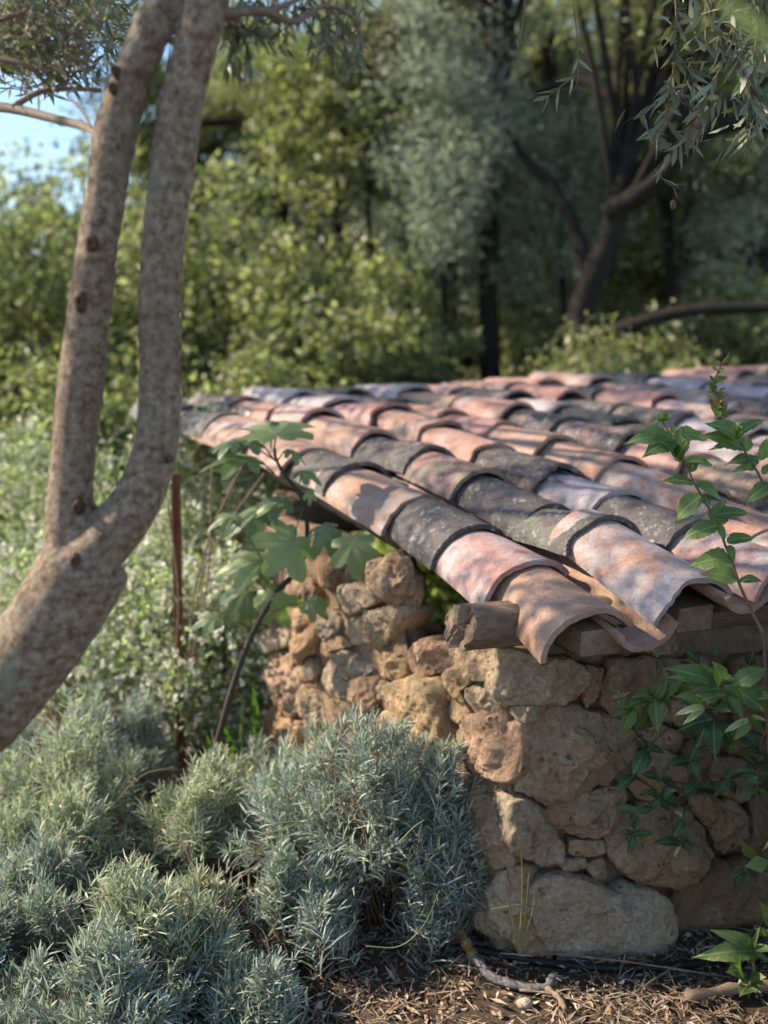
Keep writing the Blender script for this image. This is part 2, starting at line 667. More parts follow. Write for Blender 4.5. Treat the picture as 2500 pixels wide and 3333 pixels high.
def tile_mesh(name, cover, seed, W0, W1, H0, H1, L=0.42, th=0.014, na=20, nl=12):
    r = random.Random(seed)
    amax = math.radians(78)
    sv = Vector((seed * 3.7, seed * 1.3, seed * 7.1))
    V = []
    chip_a = r.uniform(-0.9, 0.9)
    chip_d = r.uniform(-0.006, 0.030) if cover else r.uniform(0, .006)

    def ring(t, k, inner):
        a = -amax + 2 * amax * k / na
        W = W0 + (W1 - W0) * t
        H = H0 + (H1 - H0) * t
        x = 0.5 * W * math.sin(a) / math.sin(amax)
        z = H * (math.cos(a) - math.cos(amax)) / (1 - math.cos(amax))
        nrm = Vector((math.sin(a), 0, math.cos(a) * 0.9 + 0.1)).normalized()
        y = t * L
        p = Vector((x, y, z))
        w = 0.0060 * noise.noise(p * 7 + sv) + 0.0020 * noise.noise(p * 30 + sv)
        tt = th * (1 + 0.22 * noise.noise(p * 22 - sv))
        p = p + nrm * w
        if inner:
            p = p - nrm * tt
        if t < 0.2:     # ragged lower lip
            f = 1 - t / 0.2
            e = 0.006 * noise.noise(Vector((a * 5.0, seed, 0))) + 0.003 * noise.noise(Vector((a * 17.0, seed, 4)))
            e += chip_d * math.exp(-((a / amax - chip_a) / 0.22) ** 2)
            p.y += e * f
        if abs(a) > amax * 0.85:
            p.z += 0.003 * noise.noise(Vector((y * 40, seed, a)))
        if not cover:
            p.z = -p.z
        return p
    ts = [0.0, 0.02, 0.06, 0.12, 0.2, 0.3, 0.42, 0.55, 0.7, 0.85, 1.0]
    nl = len(ts)
    for inner in (False, True):
        for t in ts:
            for k in range(na + 1):
                V.append(ring(t, k, inner))
    Fc = []
    w = na + 1
    o2 = nl * w
    for a in range(nl - 1):
        for k in range(na):
            q = a * w + k
            Fc.append((q, q + 1, q + w + 1, q + w))
            Fc.append((o2 + q, o2 + q + w, o2 + q + w + 1, o2 + q + 1))
    for k in range(na):
        Fc.append((k + 1, k, o2 + k, o2 + k + 1))
        q = (nl - 1) * w + k
        Fc.append((q, q + 1, o2 + q + 1, o2 + q))
    for a in range(nl - 1):
        q = a * w
        Fc.append((q, q + w, o2 + q + w, o2 + q))
        q += na
        Fc.append((q + w, q, o2 + q, o2 + q + w))
    if not cover:
        Fc = [tuple(reversed(f)) for f in Fc]
    me = py_mesh(name, V, Fc, [M_TILE], True)
    try:
        me.set_sharp_from_angle(angle=math.radians(45))
    except Exception:
        pass
    return me


CW0, CW1, CH0, CH1 = 0.234, 0.182, 0.079, 0.064
COVERS = [tile_mesh('cover_tile', True, 3 + k, CW0, CW1, CH0, CH1) for k in range(14)]
PANS = [tile_mesh('pan_tile', False, 40 + k, 0.155, 0.18, 0.056, 0.060) for k in range(6)]

# look of the nearest tiles: (dark algae, lime bloom, green lichen)
LOOK = {(0, 0): (.05, .28, .05), (0, 1): (.02, .55, 0), (0, 2): (.92, .2, .05), (0, 3): (.10, .50, 0), (0, 4): (.72, .3, 0), (0, 5): (.05, .45, 0), (0, 6): (0, .5, 0),
        (1, 0): (.03, .66, .05), (1, 1): (.86, .15, .5), (1, 2): (.9, .3, .1), (1, 3): (.42, .15, .75), (1, 4): (.72, .25, .05), (1, 5): (.08, .42, 0), (1, 6): (.0, .55, 0),
        (2, 0): (.05, .6, 0), (2, 1): (.95, .2, .05), (2, 2): (.06, .85, .1), (2, 3): (.66, .35, 0), (2, 4): (.0, .35, 0), (2, 5): (.45, .25, 0), (2, 6): (.0, .4, 0),
        (3, 0): (.05, .75, 0), (3, 1): (.0, .35, 0), (3, 2): (.02, .5, 0), (3, 3): (.30, .35, .2), (3, 4): (.28, .4, .15), (3, 5): (.0, .3, 0), (3, 6): (.1, .3, 0),
        (4, 2): (.35, .3, .7), (4, 3): (.02, .3, 0), (4, 4): (.62, .2, 0), (4, 5): (.70, .2, 0), (4, 6): (.1, .5, .2), (5, 2): (0, .4, 0), (5, 3): (.05, .7, .05)}


def basis(o, xd, yd):
    yd = yd.normalized()
    zd = xd.cross(yd).normalized()
    xd = yd.cross(zd).normalized()
    m = Matrix((xd, yd, zd)).transposed().to_4x4()
    m.translation = o
    return m


tl = random.Random(5)
for i in range(NCOL):
    for j in range(NROW):
        lc, nx = TP[(i, j)], TP[(i, j + 1)]
        vd = (S(i + 1, j) - S(i, j)).normalized()
        flat = Vector((vd.x, vd.y, R_V.z)).normalized()
        vd = (flat * (0.15 if i == 0 else 0.3) + vd * (0.85 if i == 0 else 0.7)).normalized()
        roll = tl.uniform(-0.09, 0.09)
        vd = (vd + Vector((0, 0, roll))).normalized()
        yd = (nx - lc) + Vector((0, 0, -0.012))
        yd = yd + vd * tl.uniform(-.020, .020)
        o = link('cover_tile', COVERS[tl.randrange(len(COVERS))], roof)
        m = basis(lc + vd * (CW0 * 0.5), vd, yd)
        step = (nx - lc).length
        sx = tl.uniform(0.97, 1.04) * (1.10 if i == 0 and j > 0 else 1.0)
        sy = max(0.94, min(1.25, (step + 0.09) / 0.40))
        o.matrix_basis = m @ Matrix.Diagonal((sx, sy, tl.uniform(.95, 1.06), 1))
        if (i, j) in LOOK:
            c = LOOK[(i, j)]
        else:
            t = tl.random()
            if t < 0.36:
                c = (tl.uniform(.4, .8), tl.uniform(.1, .4), tl.choice((0, 0, .2, .5)))
            elif t < 0.68:
                c = (tl.uniform(0, .3), tl.uniform(.55, .95), 0)
            else:
                c = (tl.uniform(0, .25), tl.uniform(.2, .55), tl.choice((0, 0, 0, .3)))
        o.color = (*c, 1)
    for j in range(NROW):
        a, b = S(i, j - 0.12), S(i, j + 0.88)
        vd = (S(i + 1, j) - S(i, j)).normalized()
        if i == 0:
            flat = Vector((vd.x, vd.y, R_V.z)).normalized()
            vd = (flat * 0.55 + vd * 0.45).normalized()
        a1 = TP[(i, j)] * 0.5 + TP[(i + 1, j)] * 0.5 if j == 0 else S(i + 0.5, j)
        b1 = S(i + 0.5, j + 1)
        cen = a1 + vd * (CW0 * 0.5) - (b1 - a1) * 0.10
        o = link('pan_tile', PANS[tl.randrange(len(PANS))], roof)
        up = vd.cross((b1 - a1).normalized()).normalized()
        m = basis(cen + up * ((0.026 if i else 0.004) + (0.012 if j == 0 else 0)), vd, (b1 - a1) + Vector((0, 0, 0.004)))
        o.matrix_basis = m
        o.color = (tl.uniform(.3, .65), tl.uniform(.3, .8), 0, 1) if j else (.03, .35, 0, 1)

# ------------------------------------------------------------------ rubble walls
CORNER = Vector((0.30, 2.42, 0))
FD = Vector((0.959, 0.283, 0)).normalized()      # along the front wall
LD = Vector((-0.548, 0.837, 0)).normalized()     # along the side wall
FN = Vector((FD.y, -FD.x, 0)).normalized()
LN = Vector((-LD.y, LD.x, 0)).normalized()
if FN.y > 0:
    FN = -FN
if LN.x > 0:
    LN = -LN


def core(name, p0, d, n, prof, thick=0.26, step=0.03):
    """earth and small stones behind the face stones; prof: (t, ztop) points"""
    ts = np.arange(prof[0][0], prof[-1][0] + 1e-6, step)
    zt = np.interp(ts, [p[0] for p in prof], [p[1] for p in prof])
    nz = 30
    V, Fc = [], []
    for side in (0, 1):
        for t, z1 in zip(ts, zt):
            for k in range(nz + 1):
                z = -0.08 + (z1 + 0.08) * k / nz
                p = p0 + d * t + Vector((0, 0, z))
                w = 0.018 * noise.noise(p * 14) + 0.012 * noise.noise(p * 37)
                if side == 0:
                    p = p - n * (0.044 + w)
                else:
                    p = p - n * (thick + w)
                V.append(p)
    m = len(ts)
    w = nz + 1
    o2 = m * w
    for a in range(m - 1):
        for k in range(nz):
            q = a * w + k
            Fc.append((q, q + w, q + w + 1, q + 1))
            Fc.append((o2 + q, o2 + q + 1, o2 + q + w + 1, o2 + q + w))
        q = a * w + nz
        Fc.append((q, q + w, o2 + q + w, o2 + q))
    for a in (0, m - 1):
        for k in range(nz):
            q = a * w + k
            Fc.append((q, q + 1, o2 + q + 1, o2 + q) if a == 0 else (q + 1, q, o2 + q, o2 + q + 1))
    return py_mesh(name, V, Fc, [M_MORTAR], True)


def stone_mesh(poly, n, depth, seed, amp=1.0, na=72, nr=22, inset=0.0, grow=1.0, rough=1.0):
    """poly: outline points lying on the wall face (world); returns mesh in world coords"""
    c = sum(poly, Vector()) / len(poly)
    ex = Vector((0, 0, 1)).cross(n).normalized()
    ez = n.cross(ex).normalized()
    q = [((p - c).dot(ex), (p - c).dot(ez)) for p in poly]
    # close and smooth
    dense = []
    m = len(q)
    for s in range(m):
        a, b, e, d = (np.array(q[(s + k - 1) % m]) for k in range(4))
        for t in np.linspace(0, 1, 8, endpoint=False):
            cat = 0.5 * (2 * b + (e - a) * t + (2 * a - 5 * b + 4 * e - d) * t * t + (3 * b - a - 3 * e + d) * t ** 3)
            lin = b + (e - b) * t
            dense.append(0.35 * cat + 0.65 * lin)
    dense = np.array(dense)
    ang = np.arctan2(dense[:, 1], dense[:, 0])
    rad = np.hypot(dense[:, 0], dense[:, 1])
    od = np.argsort(ang)
    ang, rad = ang[od], rad[od]
    th = np.linspace(-math.pi, math.pi, na, endpoint=False)
    rr = np.interp(th, np.concatenate([ang - 2 * math.pi, ang, ang + 2 * math.pi]), np.tile(rad, 3)) * grow
    rm = float(rr.mean())
    sv = Vector((seed * 5.13, seed * 2.77, seed * 9.31))
    r = random.Random(seed)
    tilt = (r.uniform(-.25, .25), r.uniform(-.25, .25))
    cuts = []
    for _ in range(r.randrange(4, 8)):
        a_, sl = r.uniform(0, 2 * math.pi), r.uniform(.15, .75)
        cuts.append((math.cos(a_) * sl, math.sin(a_) * sl, depth * r.uniform(.75, 1.15) + sl * rm * r.uniform(.15, .55)))
    V, Fc = [], []
    rows = [k / nr for k in range(1, nr + 1)]
    rows = [1 - (1 - x) ** 1.5 for x in rows]

    def P(x, z, h):
        return c + ex * x + ez * z + n * h

    def bump(p, a):
        f = 6.0
        w = noise.fractal(p * f + sv, 0.9, 2.1, 5) * 0.014 * a
        cell = noise.voronoi(p * 13 + sv)[0]
        w += (cell[1] - cell[0]) * 0.016 * a - 0.004
        w += (0.35 - abs(noise.noise(p * 15 + sv * 2))) * 0.016 * a * rough
        w += (0.3 - abs(noise.noise(p * 38 - sv * 3))) * 0.009 * a * rough
        w += noise.noise(p * 85 - sv) * 0.0030 * a * rough
        return w
    sc = min(1.0, max(0.35, rm / 0.085)) * amp
    p = P(0, 0, depth)
    V.append(p + n * bump(p, sc) - n * inset)
    for ro in rows:
        hh = depth * max(0.0, 1 - ro ** 5.0) ** 0.5
        for k in range(na):
            x = ro * rr[k] * math.cos(th[k])
            z = ro * rr[k] * math.sin(th[k])
            h = hh * 1.25 + (tilt[0] * x + tilt[1] * z) * 0.35 * (1 - ro ** 4)
            for (ca, cb, cd) in cuts:
                h = min(h, cd - ca * x - cb * z)
            h = max(h, 0.35 * hh)
            p = P(x, z, h)
            dirn = (n * (1.15 - ro) + (ex * math.cos(th[k]) + ez * math.sin(th[k])) * ro * 0.7).normalized()
            V.append(p + dirn * bump(p, sc) - n * inset)
    last = len(V) - na
    for k in range(na):     # back of the stone, inside the wall
        V.append(V[last + k] * 0.94 + (c - n * inset) * 0.06 - n * (0.05 + 0.2 * rm))
    V.append(c - n * (inset + 0.06 + 0.25 * rm))
    for k in range(na):
        Fc.append((0, 1 + k, 1 + (k + 1) % na))
    tot = nr + 1
    for a in range(tot - 1):
        for k in range(na):
            k2 = (k + 1) % na
            q = 1 + a * na
            Fc.append((q + k, q + na + k, q + na + k2, q + k2))
    q = 1 + (tot - 1) * na
    for k in range(na):
        Fc.append((q + k, len(V) - 1, q + (k + 1) % na))
    return py_mesh('stone', V, Fc, [M_STONE], True)


Z1 = (1400, 2050, 2.765)
Z5 = (1550, 2000, 1.659)
Z4 = (820, 1780, 2.44)
TAN, ORG, BRN, GRY, YEL, PNK, SHD = (1.02, 1.0, .95), (1.04, .90, .78), (.88, .80, .72), (.98, 1.03, 1.08), (1.10, 1.04, .86), (1.06, .90, .86), (.60, .52, .47)  # the last, darkest tint has the wall's shade put into its colour
STONES = [
    # side wall, near the corner
    (Z1, 'L', TAN, 1, [(165, 210), (210, 120), (330, 195), (620, 200), (690, 290), (640, 390), (560, 440), (440, 470), (320, 430), (180, 345)]),
    (Z1, 'L', YEL, 1, [(80, 390), (170, 350), (290, 420), (310, 490), (255, 540), (280, 650), (310, 780), (210, 880), (120, 810), (85, 650), (100, 500)]),
    (Z1, 'L', GRY, 1, [(260, 530), (330, 505), (560, 505), (580, 640), (570, 730), (480, 815), (340, 800), (290, 700)]),
    (Z1, 'L', TAN, 1, [(440, 480), (600, 420), (680, 440), (660, 520), (580, 560), (520, 505)]),
    (Z1, 'L', GRY, 1, [(590, 640), (650, 630), (690, 680), (630, 720), (580, 730)]),
    (Z1, 'L', TAN, 1, [(640, 700), (720, 685), (830, 720), (800, 790), (780, 850), (680, 815), (630, 760)]),
    (Z1, 'L', PNK, 1, [(235, 850), (300, 775), (420, 820), (560, 780), (640, 820), (765, 855), (740, 960), (755, 1100), (755, 1330), (700, 1390), (560, 1350), (400, 1300), (270, 1200), (230, 1000)]),
    (Z1, 'F', TAN, 1, [(690, 215), (890, 200), (1000, 260), (1260, 250), (1390, 380), (1390, 480), (1360, 640), (1150, 655), (930, 690), (720, 665), (585, 590), (640, 450), (680, 400)]),
    # front wall
    (Z5, 'F', BRN, 1, [(218, 650), (245, 565), (390, 498), (580, 522), (740, 562), (850, 650), (880, 760), (800, 880), (700, 925), (550, 945), (450, 995), (350, 1030), (232, 950), (212, 800)]),
    (Z5, 'F', ORG, 1, [(592, 270), (700, 290), (700, 350), (630, 410), (585, 340)]),
    (Z5, 'F', ORG, 1, [(600, 360), (690, 350), (685, 430), (610, 525), (590, 450)]),
    (Z5, 'F', BRN, 1, [(690, 430), (730, 280), (950, 240), (1090, 380), (900, 490), (760, 540), (700, 500)]),
    (Z5, 'F', GRY, .8, [(165, 980), (250, 970), (350, 1040), (380, 1080), (430, 1190), (490, 1260), (470, 1350), (380, 1370), (290, 1330), (200, 1280), (150, 1180), (140, 1060)]),
    (Z5, 'F', BRN, 1, [(392, 1085), (460, 1000), (600, 965), (780, 935), (800, 1000), (770, 1080), (720, 1195), (640, 1205), (520, 1205), (440, 1150)]),
    (Z5, 'F', BRN, 1, [(780, 1060), (900, 1015), (1080, 1025), (1180, 1085), (1262, 1200), (1275, 1290), (1230, 1380), (1150, 1440), (1080, 1485), (960, 1465), (830, 1425), (745, 1330), (710, 1270), (732, 1160)]),
    (Z5, 'F', TAN, 1, [(500, 1220), (590, 1215), (700, 1225), (700, 1290), (600, 1315), (500, 1300)]),
    (Z5, 'F', BRN, 1, [(450, 1340), (600, 1312), (597, 1385), (480, 1400)]),
    (Z5, 'F', TAN, 1, [(605, 1370), (700, 1330), (725, 1390), (715, 1450), (650, 1440)]),
    (Z5, 'F', GRY, 1, [(290, 1480), (400, 1412), (520, 1412), (640, 1450), (720, 1478), (830, 1445), (960, 1485), (1040, 1550), (1070, 1650), (1060, 1750), (1010, 1820), (900, 1875), (700, 1880), (470, 1870), (330, 1740), (280, 1620)]),
    (Z5, 'F', BRN, 1, [(1175, 990), (1300, 980), (1400, 1030), (1470, 1090), (1460, 1180), (1380, 1270), (1310, 1300), (1285, 1240), (1270, 1170), (1185, 1060)]),
    (Z5, 'F', SHD, 1, [(1075, 1530), (1240, 1400), (1350, 1340), (1500, 1330), (1640, 1400), (1680, 1600), (1600, 1750), (1400, 1850), (1120, 1860), (1070, 1780), (1080, 1650)]),
    (Z5, 'F', BRN, .5, [(190, 1600), (265, 1600), (330, 1740), (440, 1865), (250, 1870), (190, 1780)]),
    (Z5, 'F', BRN, .6, [(180, 1375), (300, 1370), (285, 1460), (270, 1580), (185, 1560)]),
    (Z5, 'F', BRN, 1, [(880, 640), (1000, 590), (1120, 640), (1130, 700), (1080, 760), (960, 705)]),
    (Z5, 'F', BRN, 1, [(900, 770), (1000, 725), (1100, 775), (1165, 830), (1100, 920), (1000, 955), (890, 880)]),
    (Z5, 'F', SHD, 1, [(1170, 690), (1300, 700), (1290, 800), (1200, 890), (1140, 780)]),
    (Z5, 'F', BRN, 1, [(1310, 790), (1450, 800), (1500, 900), (1490, 990), (1430, 1030), (1350, 990), (1290, 900)]),
    (Z5, 'F', SHD, 1, [(1490, 1010), (1600, 980), (1680, 1100), (1650, 1270), (1540, 1290), (1450, 1240), (1480, 1150)]),
    (Z5, 'F', ORG, 1, [(830, 890), (900, 900), (1000, 975), (1130, 960), (1160, 1040), (1000, 1005), (880, 995), (820, 930)]),
    (Z5, 'F', BRN, 1, [(1000, 250), (1200, 230), (1340, 300), (1380, 440), (1250, 540), (1120, 430)]),
    (Z5, 'F', SHD, 1, [(1400, 260), (1600, 240), (1700, 400), (1600, 560), (1420, 560), (1370, 420)]),
    (Z5, 'F', GRY, 1, [(865, 130), (1000, 85), (1110, 110), (1090, 200), (980, 230), (885, 195)]),
    (Z5, 'F', SHD, 1, [(1330, 600), (1500, 590), (1640, 660), (1620, 780), (1460, 780), (1330, 700)]),
    (Z5, 'F', BRN, 1, [(960, 480), (1150, 470), (1280, 560), (1240, 660), (1130, 620), (1010, 560), (900, 580)]),
    # side wall and pillar, farther back
    (Z4, 'P', ORG, 1.0, [(940, 150), (1050, 100), (1230, 120), (1310, 260), (1345, 400), (1280, 530), (1200, 550), (1050, 450), (950, 340), (930, 220)]),
    (Z4, 'L', TAN, 1.0, [(650, 620), (760, 560), (920, 500), (1180, 470), (1210, 520), (1140, 660), (1050, 750), (960, 810), (840, 800), (700, 780)]),
    (Z4, 'L', TAN, 1, [(700, 300), (900, 300), (1000, 430), (900, 490), (750, 550), (640, 520), (620, 400)]),
    (Z4, 'L', GRY, 1, [(490, 500), (590, 500), (640, 610), (620, 720), (520, 760), (480, 640)]),
    (Z4, 'L', ORG, 1, [(520, 740), (640, 720), (720, 800), (640, 830), (540, 890), (470, 850)]),
    (Z4, 'L', ORG, 1.2, [(260, 750), (420, 640), (470, 720), (430, 830), (340, 950), (270, 920)]),
    (Z4, 'L', PNK, 1.1, [(90, 870), (240, 820), (270, 930), (370, 1000), (340, 1140), (330, 1280), (260, 1370), (170, 1340), (110, 1200), (80, 1020)]),
    (Z4, 'L', GRY, 1.1, [(490, 980), (560, 890), (650, 840), (760, 870), (900, 980), (870, 1030), (760, 1060), (740, 1200), (640, 1210), (560, 1220), (490, 1120)]),
    (Z4, 'L', GRY, 1, [(370, 970), (430, 890), (470, 1000), (465, 1060), (390, 1080)]),
    (Z4, 'L', TAN, 1, [(370, 1120), (480, 1150), (550, 1230), (530, 1350), (450, 1480), (370, 1460), (350, 1300)]),
    (Z4, 'L', BRN, 1, [(550, 1250), (700, 1230), (715, 1300), (690, 1450), (640, 1510), (540, 1480)]),
    (Z4, 'L', PNK, 1, [(770, 1060), (900, 1040), (960, 1050), (930, 1130), (940, 1220), (860, 1380), (720, 1420), (730, 1200)]),
    (Z4, 'L', YEL, 1, [(960, 920), (1020, 850), (1100, 880), (1170, 930), (1180, 1040), (1080, 1060), (980, 1040)]),
    (Z4, 'L', PNK, 1.3, [(1180, 860), (1240, 780), (1340, 745), (1400, 775), (1550, 775), (1575, 850), (1560, 950), (1440, 1000), (1300, 1070), (1200, 1020), (1165, 940)]),
    (Z4, 'L', YEL, 1.2, [(1040, 1170), (1080, 1080), (1220, 1050), (1420, 1040), (1495, 1120), (1495, 1350), (1520, 1480), (1560, 1620), (1300, 1640), (1150, 1450), (1090, 1280)]),
    (Z4, 'L', TAN, 1, [(940, 1120), (1000, 1065), (1055, 1090), (1040, 1190), (1080, 1230), (960, 1220)]),
    (Z4, 'L', ORG, 1.1, [(40, 1360), (140, 1300), (200, 1380), (330, 1400), (340, 1480), (320, 1640), (200, 1700), (40, 1680), (30, 1480)]),
    (Z4, 'L', GRY, 1, [(370, 1500), (560, 1500), (640, 1540), (560, 1700), (370, 1720)]),
    (Z4, 'L', TAN, 1, [(700, 1440), (900, 1330), (1080, 1320), (1140, 1480), (1000, 1620), (760, 1640), (660, 1540)]),
    (Z4, 'B', GRY, 1, [(860, 800), (1080, 700), (1200, 620), (1300, 680), (1480, 760), (1190, 880), (1100, 890), (950, 880)]),
    (Z4, 'L', SHD, 1, [(460, 90), (700, 80), (740, 280), (620, 360), (460, 280)]),
    (Z4, 'L', PNK, 1, [(240, 280), (380, 250), (460, 380), (420, 490), (300, 470)]),
    (Z4, 'L', ORG, 1, [(260, 500), (440, 510), (470, 620), (390, 650), (330, 740), (250, 680)]),
    (Z4, 'L', GRY, 1, [(60, 700), (230, 650), (250, 790), (100, 850), (50, 780)]),
    # low courses hidden among the plants
    ((0, 0, 1), 'L', BRN, 1, [(1470, 2640), (1580, 2600), (1640, 2690), (1640, 2820), (1540, 2850), (1470, 2760)]),
    ((0, 0, 1), 'L', TAN, 1, [(1500, 2870), (1640, 2840), (1655, 2960), (1640, 3060), (1530, 3030)]),
    ((0, 0, 1), 'L', TAN, 1, [(1340, 2620), (1450, 2610), (1460, 2760), (1380, 2800), (1320, 2720)]),
    ((0, 0, 1), 'L', BRN, 1, [(1390, 2810), (1480, 2790), (1500, 2920), (1440, 2950), (1380, 2890)]),
    ((0, 0, 1), 'F', SHD, 1, [(2620, 2100), (2900, 2100), (2980, 2350), (2800, 2480), (2600, 2380)]),
    ((0, 0, 1), 'F', BRN, 1, [(2580, 2420), (2780, 2500), (3000, 2420), (3020, 2700), (2780, 2800), (2560, 2700)]),
    ((0, 0, 1), 'F', BRN, 1, [(2600, 2760), (2800, 2830), (3020, 2740), (3050, 3050), (2820, 3110), (2600, 3050)]),
    (Z4, 'L', BRN, 1, [(1150, 1640), (1400, 1650), (1580, 1640), (1620, 1900), (1400, 2000), (1180, 1900)]),
    (Z4, 'L', TAN, 1, [(620, 1700), (880, 1650), (1130, 1650), (1150, 1880), (900, 1980), (640, 1900)]),
    (Z4, 'L', BRN, 1, [(1600, 1500), (1850, 1560), (1880, 1760), (1700, 1850), (1600, 1720)]),
    (Z4, 'L', TAN, 1, [(1620, 1880), (1900, 1800), (1990, 2050), (1800, 2250), (1600, 2150)]),
]
walls = child('wall', core('wall', CORNER, FD, FN, [(0.0, 0.80), (0.3, 0.84), (1.9, 0.86)]), shed)
side_core = child('side_wall', core('side_wall', CORNER, LD, LN, [(0.03, 0.76), (0.30, 0.74), (0.48, 0.70), (0.52, 0.90), (0.9, 0.98), (1.36, 0.98)], 0.10), shed)
for si, (zz, pl, colr, dm, pts) in enumerate(STONES):
    n = FN if pl == 'F' else LN
    if pl == 'P':
        n = Vector((-0.25, -0.97, 0.0)).normalized()
    poly = []
    for (x, y) in pts:
        px, py = zz[0] + x / zz[2], zz[1] + y / zz[2]
        poly.append(on_plane(px, py, CORNER + LD * 0.50 if pl == 'P' else CORNER - (LN * 0.16 if pl == 'B' else Vector((0, 0, 0))), n))
    c = sum(poly, Vector()) / len(poly)
    r = sum((p - c).length for p in poly) / len(poly)
    dep = max(0.012, min(0.050, r * 0.40)) * dm
    ins = 0.006 + 0.006 * ((si * 7) % 3)
    if pl in ('L', 'P', 'B'):
        ins += dep * 0.55
    if colr is SHD:
        ins += 0.012
    me = stone_mesh(poly, n, dep, si + 1, inset=ins, rough=1.0 + 0.5 * ((si * 5) % 3))
    par = walls if pl == 'F' else side_core
    o = link('stone', me, par)
    o.color = (*colr, 1)

# ------------------------------------------------------------------ timbers


def log_mesh(name, p0, p1, r, seed, cut=True):
    """split round log: flat sawn top edge, notched end"""
    P0, P1 = Vector(p0), Vector(p1)
    d = (P1 - P0).normalized()
    side = d.cross(Vector((0, 0, 1))).normalized()
    up = side.cross(d)
    na, nl = 56, 16
    V, Fc = [], []
    for a in range(nl):
        t = a / (nl - 1)
        for k in range(na):
            th = 2 * math.pi * k / na
            x, z = math.cos(th) * r, math.sin(th) * r
            z = min(z, r * 0.86)
            if x < -r * 0.2 and z < -r * 0.2:
                x, z = x * 0.84, z * 0.9
            if abs(x) < r * 0.12 and z < 0:
                z *= 0.82
            p = P0 + (P1 - P0) * t + side * x + up * z
            w = 0.07 * r * noise.noise(Vector((x * 30, z * 30, t * 2 + seed))) + 0.05 * r * noise.noise(Vector((x * 70, z * 70, t * 3 + seed)))
            if a == 0:
                p += d * (0.35 * r * noise.noise(Vector((x * 40, z * 40, seed))) + (0.5 * r if x > 0.1 * r else 0) + 0.3 * z)
            V.append(p + (side * x + up * z).normalized() * w)
    for a in range(nl - 1):
        for k in range(na):
            k2 = (k + 1) % na
            Fc.append((a * na + k, a * na + k2, (a + 1) * na + k2, (a + 1) * na + k))
    nbody = len(Fc)
    rings = [[V[k] for k in range(na)]]
    idx = [list(range(na))]
    for f in (.9, .7, .5, .3, .12):
        row = []
        for k in range(na):
            th = 2 * math.pi * k / na
            x, z = math.cos(th) * r * f, min(math.sin(th) * r * f, r * .86)
            step = 0.45 * r if x > 0.1 * r + 0.25 * r * noise.noise(Vector((z * 40, seed, 2))) else 0.0
            crack = 0.22 * r if abs(x * .8 - z * .5 - .1 * r) < .07 * r else 0.0
            p = P0 + side * x + up * z + d * (step + crack + 0.16 * r * noise.noise(Vector((x * 60, z * 60, seed))) + 0.3 * z)
            row.append(len(V))
            V.append(p)
        idx.append(row)
    for a in range(len(idx) - 1):
        for k in range(na):
            k2 = (k + 1) % na
            Fc.append((idx[a][k2], idx[a][k], idx[a + 1][k], idx[a + 1][k2]))
    Fc.append(tuple(reversed(idx[-1])))
    ncap = len(Fc) - nbody
    V.append(P1)
    for k in range(na):
        Fc.append((len(V) - 1, (nl - 1) * na + k, (nl - 1) * na + (k + 1) % na))
    me = py_mesh(name, V, Fc, [M_WOOD, M_WOODEND], True)
    for k in range(nbody, nbody + ncap):
        me.polygons[k].material_index = 1
    me.set_sharp_from_angle(angle=math.radians(40))
    return me


def wood_box(name, p0, p1, w, h, seed, ends=True):
    P0, P1 = Vector(p0), Vector(p1)
    d = (P1 - P0).normalized()
    side = d.cross(Vector((0, 0, 1))).normalized()
    up = side.cross(d)
    prof = []
    r = min(w, h) * 0.08
    for (sx, sz) in ((1, 1), (-1, 1), (-1, -1), (1, -1)):
        cx, cz = sx * (w / 2 - r), sz * (h / 2 - r)
        a0 = {(1, 1): 0, (-1, 1): 90, (-1, -1): 180, (1, -1): 270}[(sx, sz)]
        for a in (0, 45, 90):
            t = math.radians(a0 + a)
            prof.append((cx + r * math.cos(t), cz + r * math.sin(t)))
    na, nl = len(prof), 12
    V, Fc = [], []
    for a in range(nl):
        t = a / (nl - 1)
        for (x, z) in prof:
            wv = 0.004 * noise.noise(Vector((x * 30, z * 30, t * 5 + seed))) + 0.0025 * noise.noise(Vector((x * 90, z * 90, t * 12 + seed)))
            p = P0 + (P1 - P0) * t + side * (x + wv) + up * (z + wv)
            if a == 0:
                p += d * 0.01 * noise.noise(Vector((x * 25, z * 25, seed)))
            V.append(p)
    for a in range(nl - 1):
        for k in range(na):
            k2 = (k + 1) % na
            Fc.append((a * na + k, a * na + k2, (a + 1) * na + k2, (a + 1) * na + k))
    Fc.append(tuple(reversed(range(na))))
    Fc.append(tuple((nl - 1) * na + k for k in range(na)))
    me = py_mesh(name, V, Fc, [M_WOOD, M_WOODEND], False)
    me.polygons[len(me.polygons) - 2].material_index = 1
    return me


bp = pt(1478, 2040, 2.40)
eave_beam = child('eave_beam', log_mesh('eave_beam', bp, bp + FD * 1.9 + Vector((0, 0, 0.005)), 0.056, 3), shed)
UD = Vector((R_U.x, R_U.y, R_U.z)).normalized()
for k, (px, py, w, h) in enumerate([(1952, 2088, 0.105, 0.062), (2262, 2012, 0.105, 0.062)]):
    q = pt(px, py, 2.30 + 0.10 * k)
    child('rafter', wood_box('rafter', q, q + UD * 2.6 + Vector((0, 0, -0.25)), w, h, k), shed)
for i in (3.6, 5.0, 6.4, 7.8, 9.2):
    q = S(i, 0.35) + Vector((0, 0, -0.105))
    child('rafter', wood_box('rafter', q, q + UD * 2.6 + Vector((0, 0, -0.05)), 0.09, 0.06, i), shed)
# log end carrying the side verge
q = pt(885, 1668, 3.75)
child('purlin', log_mesh('purlin', q, q + FD * 2.4, 0.085, 9), shed)
